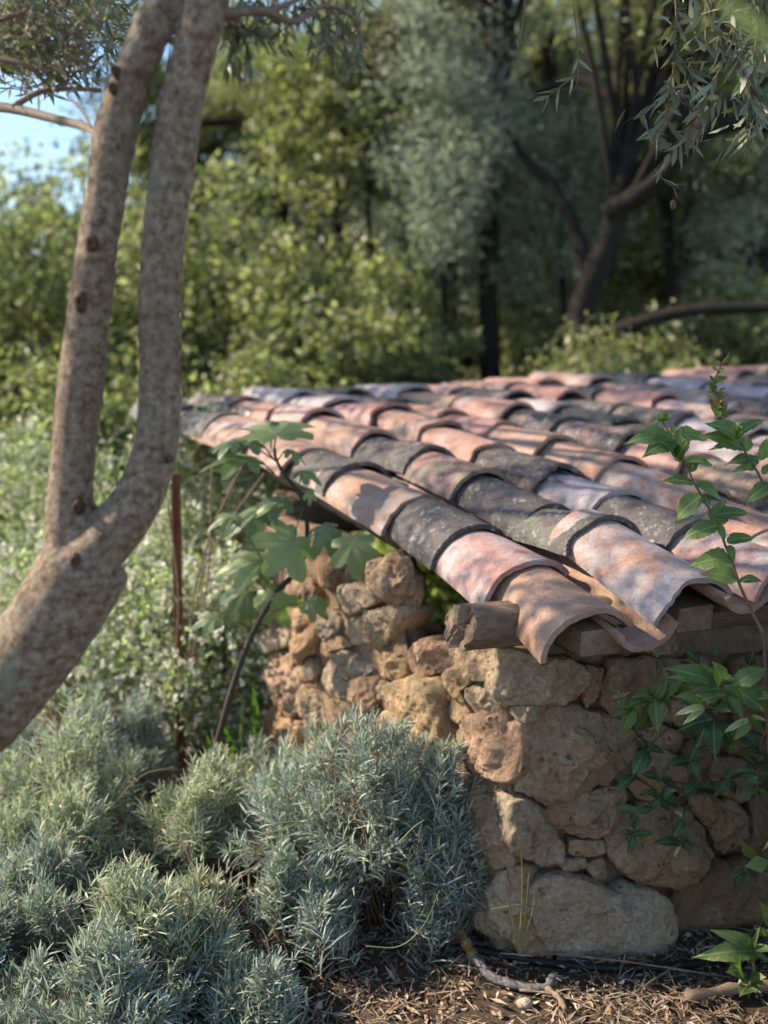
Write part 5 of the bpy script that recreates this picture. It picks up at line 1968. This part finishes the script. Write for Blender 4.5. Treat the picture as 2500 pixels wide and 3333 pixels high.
def litter():
    r = np.random.default_rng(77)
    n = 22000
    x = r.uniform(-1.5, 1.7, n)
    y = 1.95 + r.uniform(0, 1, n) ** 1.3 * 1.6
    dens = np.array([noise.noise(Vector((a * 5, b * 5, 1.7))) for a, b in zip(x, y)])
    keep = r.uniform(-.45, .35, n) < dens
    x, y = x[keep], y[keep]
    n = len(x)
    z = np.array([ground_h(a, b) for a, b in zip(x, y)]) + r.uniform(0.002, 0.022, n)
    d = unit(n, r) * np.array([1, 1, .16])
    v, q = strips(np.stack([x, y, z], 1), d, r.uniform(.015, .07, n) * np.where(r.uniform(size=n) < .12, 2.0, 1), r.uniform(.0018, .0045, n), r.uniform(-.5, 1.0, n), nrm=np.tile([0, 0, 1.0], (n, 1)) + r.normal(size=(n, 3)) * .4, taper=.3, r=r)
    o = link('straw_litter', np_mesh('straw_litter', v, q, [M_STRAW]))
    tag(o, 'dry straw and needles scattered over the bed', 'litter', kind='stuff')
    n = 13000
    x = r.uniform(-1.5, 1.7, n)
    y = 1.95 + r.uniform(0, 1, n) ** 1.3 * 1.5
    z = np.array([ground_h(a, b) for a, b in zip(x, y)]) + r.uniform(0.0, 0.016, n)
    d = unit(n, r) * np.array([1, 1, .25])
    v, q = leaves(np.stack([x, y, z], 1), d, r.uniform(.010, .034, n) * np.where(r.uniform(size=n) < .06, 1.8, 1), r.uniform(.005, .013, n) * np.where(r.uniform(size=n) < .06, 1.6, 1), r, nrm=np.tile([0, 0, 1.0], (n, 1)) + r.normal(size=(n, 3)) * .5)
    o = link('wood_chips', np_mesh('wood_chips', v, q, [M_CHIP], False))
    tag(o, 'brown bark chips and dead leaves covering the soil', 'mulch', kind='stuff')


litter()
# irrigation hose at the wall foot
g = Geo()
sp = spline([pt(1380, 3085, 2.5), pt(1560, 3105, 2.47), pt(1720, 3122, 2.44), pt(1950, 3132, 2.42), pt(2200, 3130, 2.42), pt(2420, 3118, 2.45), pt(2700, 3100, 2.5)], 60)
for p in sp:
    p[2] = ground_h(p[0], p[1]) + 0.012 + 0.004 * math.sin(p[0] * 9)
g.tube(sp, 0.011, 12)
hose = link('irrigation_hose', g.mesh('irrigation_hose', [M_HOSE]))
tag(hose, 'black irrigation hose lying along the foot of the stone wall', 'hose')


def ground_pt(px, py, dz=0.0):
    x, y = gp(px, py)
    return Vector((x, y, ground_h(x, y) + dz))


fb_root = ground_pt(1600, 3200)
fbr = empty('fallen_branch', fb_root)
tag(fbr, 'fallen crooked branch with an orange broken end lying on the mulch', 'branch')
g = Geo()
bpth = [ground_pt(1540, 3165, .035), ground_pt(1600, 3210, .018), ground_pt(1690, 3238, .016), ground_pt(1775, 3250, .024), ground_pt(1800, 3230, .036)]
sp = spline([tuple(p) for p in bpth], 40)
g.tube(sp, [.0125 - .004 * k / (len(sp) - 1) + (.003 if k > len(sp) - 7 else 0) for k in range(len(sp))], 10, lump=.28, lump_scale=45)
for a in ((1815, 3222), (1835, 3233), (1828, 3250)):
    g.tube([bpth[-1], ground_pt(*a, .04)], [.004, .0015], 5)
child('bark', g.mesh('bark', [mat_rough('grey_bark', [(0.3, (.07, .06, .055)), (.55, (.20, .18, .17)), (.75, (.42, .39, .37))], 45, .9, .008)]), fbr)
g = Geo()
bpth = [ground_pt(1450, 3085, .062), ground_pt(1490, 3108, .054), ground_pt(1545, 3168, .034)]
sp = spline([tuple(p) for p in bpth], 16)
g.tube(sp, [.006, *[.0128 + .002 * math.sin(k * 1.9) for k in range(len(sp) - 1)]], 7, lump=.2, lump_scale=30)
child('broken_end', g.mesh('broken_end', [mat_wood('split_wood', (.30, .15, .055), (.50, .31, .14))], False), fbr)
# loose sticks
for k, (lb, a, b, r) in enumerate([('straight pale stick slanting on the mulch right of the branch', (2055, 3262), (2215, 3165), .0022),
                                   ('long thin stick lying across the shaded litter', (1650, 3120), (2380, 3212), .0026),
                                   ('weathered flat stick at the lower right corner', (2230, 3275), (2560, 3240), .011),
                                   ('pale stick crossing the fallen branch', (1690, 3255), (1890, 3300), .003),
                                   ('short stick standing up from the branch end', (1780, 3255), (1840, 3330), .007)]):
    A, B_ = ground_pt(*a, .016 + r), ground_pt(*b, .022 + r)
    g = Geo()
    mid = (A + B_) * .5 + Vector((0, 0, .006))
    sp = spline([tuple(A), tuple(mid + Vector((.004, 0, 0))), tuple(B_)], 14)
    g.tube(sp, [r * (1 + .25 * math.sin(q * 1.3)) for q in range(len(sp))], 7, lump=.2, lump_scale=40)
    o = link('stick', g.mesh('stick', [M_WOODEND]))
    tag(o, lb, 'stick', 'loose sticks on the mulch')
# pale pebbles at the wall foot
for k, (px, py, r, lb) in enumerate([(1678, 3108, .011, 'leftmost of the pale pebbles at the wall foot'), (1702, 3104, .010, 'middle pale pebble at the wall foot'), (1735, 3112, .013, 'rightmost and largest pale pebble at the wall foot'), (1707, 3287, .016, 'grey pebble lying in the sunlit mulch')]):
    c = ground_pt(px, py, r * .6)
    V, Fc = [], []
    na, nl = 14, 9
    for a in range(nl):
        th = math.pi * a / (nl - 1)
        for q in range(na):
            ph = 2 * math.pi * q / na
            d = Vector((math.sin(th) * math.cos(ph) * 1.25, math.sin(th) * math.sin(ph), math.cos(th) * .75))
            V.append(c + d * r * (1 + .3 * noise.noise(d * 1.7 + Vector((k * 5, 0, 0)))))
    for a in range(nl - 1):
        for q in range(na):
            q2 = (q + 1) % na
            Fc.append((a * na + q, (a + 1) * na + q, (a + 1) * na + q2, a * na + q2))
    o = link('pebble', py_mesh('pebble', V, Fc, [M_STONE]))
    o.color = (1.5, 1.6, 1.8, 1)
    tag(o, lb, 'pebble', 'pebbles at the wall foot')
# long grass stems
M_GRASS = mat_leaf('grass_stem', (0.16, 0.19, 0.06), (0.30, 0.30, 0.13), trans=.2)
for k, (lb, paths, Yk) in enumerate([
    ('thin grass stems rising at the corner of the wall', [[(1690, 3080), (1700, 2900), (1695, 2760), (1675, 2660)], [(1690, 3080), (1660, 2960), (1640, 2880)], [(1690, 3090), (1730, 2980), (1740, 2900)], [(1690, 3090), (1650, 3000), (1630, 2960)], [(1692, 3080), (1712, 2960), (1722, 2840)], [(1600, 2960), (1690, 2945), (1750, 2950), (1790, 2970)]], 2.36),
    ('dry grass stalks arching over the front lavender', [[(480, 3090), (560, 3050), (640, 2980), (680, 2930)], [(580, 3130), (640, 3060), (690, 3010)], [(900, 2680), (960, 2675), (1050, 2690)], [(840, 2720), (930, 2695), (1000, 2670)], [(1190, 3080), (1300, 3080), (1380, 3010), (1430, 2900)], [(1300, 2740), (1350, 2690), (1380, 2670)]], 2.22)]):
    root = empty('grass_tuft', pt(paths[0][0][0], paths[0][0][1], Yk))
    tag(root, lb, 'grass')
    for p in paths:
        g = Geo()
        sp = spline([tuple(pt(x, y, Yk)) for x, y in p], 16)
        g.tube(sp, [.0017 - .0009 * q / (len(sp) - 1) for q in range(len(sp))], 5, cap=False)
        child('stalk', g.mesh('stalk', [M_GRASS]), root)

# ================================================================== BACKGROUND TREES
M_BROAD = mat_leaf('broadleaf', (0.085, 0.09, 0.042), (0.28, 0.27, 0.13), (0.62, 0.56, 0.34), trans=0.42, rough=0.42, spec=0.5)
M_BROADY = mat_leaf('broadleaf_yellow', (0.13, 0.14, 0.065), (0.35, 0.335, 0.17), (0.60, 0.55, 0.34), trans=0.42, rough=0.42, spec=0.5)
M_GREYG = mat_leaf('greygreen_needle', (0.14, 0.165, 0.125), (0.37, 0.405, 0.325), (0.66, 0.66, 0.52), trans=0.38, rough=0.42, spec=0.5, tcol=(0.95, 1.1, 0.8))
M_PINE = mat_leaf('pine_needle', (0.10, 0.11, 0.052), (0.27, 0.265, 0.13), (0.55, 0.49, 0.26), trans=0.35, rough=0.4)
M_GAPLIT = mat_leaf('gap_lit_leaf', (0.32, 0.34, 0.14), (0.55, 0.55, 0.26), None, trans=0.45)  # paler leaf colour, put in so the shaded eave gap looks lit
M_BRONZE = mat_leaf('bronze_leaf', (0.11, 0.085, 0.045), (0.22, 0.175, 0.09), None, trans=0.3)
M_FAR = mat_leaf('far_leaf', (0.11, 0.14, 0.10), (0.22, 0.25, 0.17), None, trans=0.35)


def tree(name, label, cat, base, trunk_pts, crown_c, crown_r, n_clump, per, size, mat, seed, group, clump_r=0.22, limbs=8, r0=0.09, needle=False, shell=0.55, trunk_mat=None, extra=()):
    """trunk > limbs; crown of many small leaves gathered in clumps"""
    r = np.random.default_rng(seed)
    root = empty(name, base)
    tag(root, label, cat, group)
    g = Geo()
    tp = spline([tuple(p) for p in trunk_pts], 24)
    n = len(tp)
    g.tube(tp, [r0 * (1 - 0.7 * k / (n - 1)) for k in range(n)], 10, lump=.10, lump_scale=3)
    C = np.array(crown_c)
    Rr = np.array(crown_r)
    d = unit(n_clump, r)
    f = shell + (1 - shell) * r.uniform(0, 1, (n_clump, 1))
    f = np.where(r.uniform(size=(n_clump, 1)) < 0.3, f * r.uniform(.2, .9, (n_clump, 1)), f)
    cl = C + d * f * Rr
    cl += r.normal(size=cl.shape) * 0.08 * Rr
    cl[:, 2] = np.maximum(cl[:, 2], 0.12)
    for k in range(min(limbs, n_clump)):
        s = np.array(tp[int(n * r.uniform(.35, .95))])
        e = cl[k]
        m = s * .5 + e * .5 + np.array([0, 0, .08 * np.linalg.norm(e - s)])
        g.tube(spline([tuple(s), tuple(m), tuple(e)], 8), [r0 * .34, *([r0 * .22] * 6), r0 * .08, r0 * .05][:9], 6, cap=False)
    for (pts, ra, rb) in extra:
        sp_ = spline([tuple(p) for p in pts], 20)
        g.tube(sp_, [ra + (rb - ra) * k / (len(sp_) - 1) for k in range(len(sp_))], 10, lump=.1, lump_scale=4)
    child('trunk', g.mesh('trunk', [trunk_mat or M_BARK]), root)
    per_k = r.integers(int(per * .6), int(per * 1.4), n_clump)
    idx = np.repeat(np.arange(n_clump), per_k)
    m = len(idx)
    cr_ = clump_r * r.uniform(.55, 1.3, n_clump)
    B = cl[idx] + unit(m, r) * (r.uniform(0, 1, (m, 1)) ** .45) * cr_[idx][:, None] * np.array([1, 1, .75])
    B[:, 2] = np.maximum(B[:, 2], 0.03)
    D = unit(m, r) + (B - cl[idx]) * 2.0 + np.array([0, 0, -.15])
    if needle:
        v, q = leaves(B, D, size * r.uniform(.7, 1.4, m), size * .16 * r.uniform(.8, 1.3, m), r)
    else:
        v, q = leaves(B, D, size * r.uniform(.6, 1.25, m), size * .55 * r.uniform(.7, 1.2, m), r)
    o = child('crown', np_mesh('crown', v, q, [mat], False), root)
    return root


def stand(px, Y):
    return ((px - 1250) / FPX * Y, Y, ground_h((px - 1250) / FPX * Y, Y))


def shrub(label, px, Y, rx, h, seed, mat=None, dens=1.0, size=.062, ry=None, z0=0.0, group='garden shrubs behind the roof'):
    b = stand(px, Y)
    zc = b[2] + z0 + (h - z0) * .5
    tree('garden_shrub', label, 'shrub', b, [b, (b[0] + .05, b[1], b[2] + h * .3), (b[0], b[1], b[2] + h * .65)],
         (b[0], b[1], zc), (rx, ry or rx * .8, (h - z0) * .52), int(120 * dens), 125, size * 1.2, mat or M_BROAD, seed, group, clump_r=0.30 * max(.8, rx), limbs=14, r0=.05, shell=.35)


shrub('leafy green shrub at the left edge below the patch of sky', 60, 8.6, 1.2, 3.2, 1)
shrub('tall leafy shrub seen between the two olive stems', 380, 9.4, 1.15, 3.35, 2)
shrub('bright green shrub right of the forked trunk above the roof', 700, 8.4, 1.05, 2.95, 3)
shrub('bright green shrub rising over the middle of the roof', 1010, 7.8, .9, 2.25, 4)
shrub('yellow green shrub with shiny leaves above the roof centre', 1330, 8.8, .8, 2.35, 5, M_BROADY, .8)
shrub('yellowish shrub beside the dark forked tree', 1720, 9.2, .7, 2.0, 6, M_BROADY, .6)
shrub('pale yellow shrub framed by the dark tree fork at right', 2190, 9.8, .85, 3.2, 7, M_BROADY, .8, z0=1.6)
shrub('shaded shrub low above the right end of the roof', 2420, 8.4, 1.0, 2.2, 8, M_PINE, .8)
shrub('small shrub just behind the ridge at left centre', 860, 6.6, .6, 1.65, 9, None, .6, .05)
shrub('small shrub glimpsed through the gap under the eave', 1450, 5.85, .6, 1.05, 10, M_GAPLIT, .8, .05)
shrub('dark shrub behind the ridge right of centre', 1900, 7.2, .6, 1.75, 11, M_PINE, .7, .05)
shrub('olive green shrub under the horizontal dark limb at right', 2150, 7.6, .6, 1.75, 14, M_BROAD, .6)
shrub('low shrub to the left of the leaning trunk', 180, 6.2, .7, 1.5, 12, M_BROAD, .7, .05)
shrub('low shrub seen between trunk and plank screen', 560, 6.0, .6, 1.35, 13, None, .7, .05)

# tall grey green conifers in the middle
for k, (px, Y, rx, zc, rz, lb, dn) in enumerate([
    (1340, 9.9, 1.15, 3.4, 3.0, 'tall grey green conifer left of centre behind the roof', 1.0),
    (1700, 10.2, 1.15, 3.1, 2.9, 'tall blue green conifer right of centre behind the roof', .9),
    (1130, 12.4, .8, 4.0, 1.6, 'grey green conifer top seen above the bright shrubs', .5)]):
    b = stand(px, Y)
    tree('conifer', lb, 'conifer', b, [b, (b[0] - .1, Y, 2.0), (b[0] + .15, Y, 4.0), (b[0] + .05, Y, 6.0)], (b[0], Y, zc), (rx, rx, rz), int(85 * dn), 240, .085, M_GREYG, 50 + k, 'grey green conifers', clump_r=.30, limbs=22, r0=.11, needle=True, shell=.35)

# dark forked pine on the right
b = stand(1930, 8.0)
fork = pt(1990, 760, 8.0)
tree('pine_tree', 'dark pine with a thick forked trunk at the right', 'pine', b,
     [b, pt(1880, 1130, 8.0), pt(1930, 900, 8.0), fork, pt(2030, 560, 8.0), pt(2120, 330, 8.0), pt(2200, 60, 8.1), pt(2260, -250, 8.2)],
     (2.2, 8.0, 4.5), (1.7, 1.2, 1.25), 46, 220, .10, M_PINE, 60, 'pines', clump_r=.40, limbs=26, r0=.12, needle=True, shell=.3,
     extra=[([pt(1970, 700, 8.0), pt(2100, 620, 7.9), pt(2200, 520, 7.8), pt(2290, 430, 7.8), pt(2420, 400, 7.7), pt(2600, 420, 7.6)], .085, .05),
            ([pt(2290, 430, 7.8), pt(2380, 330, 7.7), pt(2560, 220, 7.7)], .06, .03),
            ([pt(1930, 900, 8.0), pt(1820, 640, 8.2), pt(1700, 500, 8.3), pt(1640, 380, 8.4)], .06, .02),
            ([pt(1890, 1120, 7.6), pt(2050, 1060, 7.5), pt(2250, 1010, 7.4), pt(2550, 1000, 7.3)], .05, .04),
            ([pt(2230, 830, 9.0), pt(2380, 825, 9.0), pt(2560, 810, 9.0)], .08, .06),
            ([pt(1750, 300, 8.6), pt(1900, 260, 8.3), pt(2080, 380, 8.05)], .03, .05)])
# pine on the left whose limb crosses above the shrubs
b = stand(905, 10.5)
tree('pine_tree', 'dark pine whose horizontal limb crosses above the left shrubs', 'pine', b,
     [b, pt(900, 1000, 10.5), pt(910, 700, 10.5), pt(905, 480, 10.5), pt(880, 250, 10.5), pt(900, -100, 10.5)],
     (-1.0, 10.5, 4.05), (1.05, 1.0, .55), 40, 220, .10, M_PINE, 61, 'pines', clump_r=.32, limbs=14, r0=.13, needle=True, shell=.3,
     extra=[([pt(905, 480, 10.5), pt(820, 420, 10.3), pt(760, 395, 10.3), pt(640, 400, 10.2), pt(520, 380, 10.2)], .06, .03),
            ([pt(910, 520, 10.5), pt(1000, 400, 10.4), pt(1090, 470, 10.2), pt(1180, 520, 10.2)], .05, .02)])
# tree overhanging the top centre with bronze catkins
b = stand(1620, 8.9)
tree('pine_tree', 'tall tree behind the roof centre with a straight dark stem', 'pine', b,
     [b, pt(1590, 1000, 8.9), pt(1600, 700, 8.9), pt(1625, 400, 8.9), pt(1640, 150, 8.9), pt(1650, -200, 8.9)],
     (.85, 9.6, 5.1), (1.6, 1.2, .75), 40, 210, .09, M_PINE, 62, 'pines', clump_r=.32, limbs=14, r0=.10, needle=True, shell=.3,
     extra=[([pt(1600, 520, 9.5), pt(1700, 420, 9.4), pt(1900, 300, 9.3)], .04, .02)])
b = stand(1180, 9.0)
tree('bronze_tree', 'slender tree with bronze foliage near the top centre', 'tree', b, [b, pt(1200, 700, 9.0), pt(1190, 350, 9.0), pt(1200, 0, 9.0)],
     (pt(1290, 110, 9.0).x, 9.0, pt(1290, 110, 9.0).z), (.75, .5, .6), 26, 120, .07, M_BRONZE, 63, None, clump_r=.2, limbs=12, r0=.03, shell=.2)
# tall evergreen oaks closing the view
for k, (px, Y, rx, zc, rz, mt, lb) in enumerate([
    (620, 12.5, 1.25, 4.3, 1.25, M_PINE, 'evergreen oak crown right of the forked trunk'),
    (960, 13.2, 1.5, 4.3, 1.9, M_BROAD, 'evergreen oak behind the left pine'),
    (1330, 11.6, 1.3, 4.6, 1.2, M_BROADY, 'grey leaved oak behind the left conifer'),
    (1640, 12.8, 1.5, 3.6, 2.2, M_BROADY, 'dark oak between the two conifers'),
    (1960, 11.0, 1.3, 4.2, 1.6, M_BROADY, 'grey leaved oak behind the forked pine'),
    (2320, 12.0, 1.6, 4.4, 2.4, M_BROAD, 'green oak right of the forked pine'),
    (2620, 11.0, 1.4, 3.6, 2.3, M_GREYG, 'grey leaved oak at the right edge'),
    (1480, 10.2, .9, 2.9, 1.0, M_GREYG, 'grey green bush tree low behind the roof centre'),
    (2050, 10.6, 1.0, 3.6, 1.0, M_BROADY, 'yellowish oak framed by the pine fork'),
    (1150, 11.2, .9, 3.3, .9, M_GREYG, 'silver leaved tree above the bright shrubs'),
    (-160, 12.0, 1.3, 5.6, .9, M_PINE, 'oak crown at the top left corner above the sky patch')]):
    b = stand(px, Y)
    tree('oak_tree', lb, 'oak', b, [b, (b[0] + .1, Y, 1.5), (b[0] - .1, Y, 3.0), (b[0], Y, zc + .4 * rz)], (b[0], Y, zc), (rx, rx * .8, rz), int(30 * rx * rz) + 20, 150, .10, mt, 140 + k, 'oaks closing the view', clump_r=.30, limbs=14, r0=.12, shell=.3)
# feathery grey olive trees nearer the roof, catching the sun
for k, (px, Y, rx, zc, rz, mt, lb) in enumerate([
    (1450, 8.7, .80, 3.3, 1.45, M_GREYG, 'feathery grey green tree over the roof centre'),
    (1830, 8.9, .75, 2.9, 1.1, M_GREYG, 'feathery grey green tree left of the dark fork'),
    (2170, 8.6, .62, 3.55, .75, M_BROADY, 'golden green crown framed by the dark fork'),
    (2430, 8.7, .80, 2.9, 1.1, M_GREYG, 'feathery grey green tree at the right edge'),
    (1120, 9.2, .70, 3.6, .95, M_PINE, 'olive green crown above the bright left shrubs')]):
    b = stand(px, Y)
    tree('tamarisk_tree', lb, 'tree', b, [b, (b[0] + .06, Y, 1.2), (b[0] - .05, Y, 2.4), (b[0], Y, zc + .5 * rz)], (b[0], Y, zc), (rx, rx * .8, rz), int(48 * rx * rz) + 18, 190, .075, mt, 170 + k, 'feathery trees behind the roof', clump_r=.28, limbs=14, r0=.045, needle=mt is M_GREYG, shell=.3)
# far trees
for k, (px, Y, rx, h, lb) in enumerate([
    (-150, 24, 2.6, 5.0, 'far round tree at the left edge under the sky'), (250, 27, 2.8, 5.4, 'far round tree behind the olive stems'), (650, 25, 2.4, 5.2, 'far tree behind the bright left shrubs'),
    (1000, 28, 2.8, 6.6, 'far tree behind the left pine'), (1400, 26, 2.5, 6.8, 'far tree behind the middle conifers'), (1800, 25, 2.4, 6.2, 'far tree right of the middle conifers'),
    (2150, 27, 2.6, 6.4, 'far tree behind the forked pine'), (2500, 24, 2.4, 6.5, 'far tree at the right edge'), (2850, 26, 2.6, 6.5, 'far tree just beyond the right frame edge')]):
    b = stand(px, Y)
    tree('far_tree', lb, 'tree', b, [b, (b[0], Y, h * .35), (b[0] + .2, Y, h * .7)], (b[0], Y, h * .52), (rx, rx, h * .5), 110, 130, .22, M_FAR, 80 + k, 'far trees', clump_r=.55, limbs=10, r0=.16)
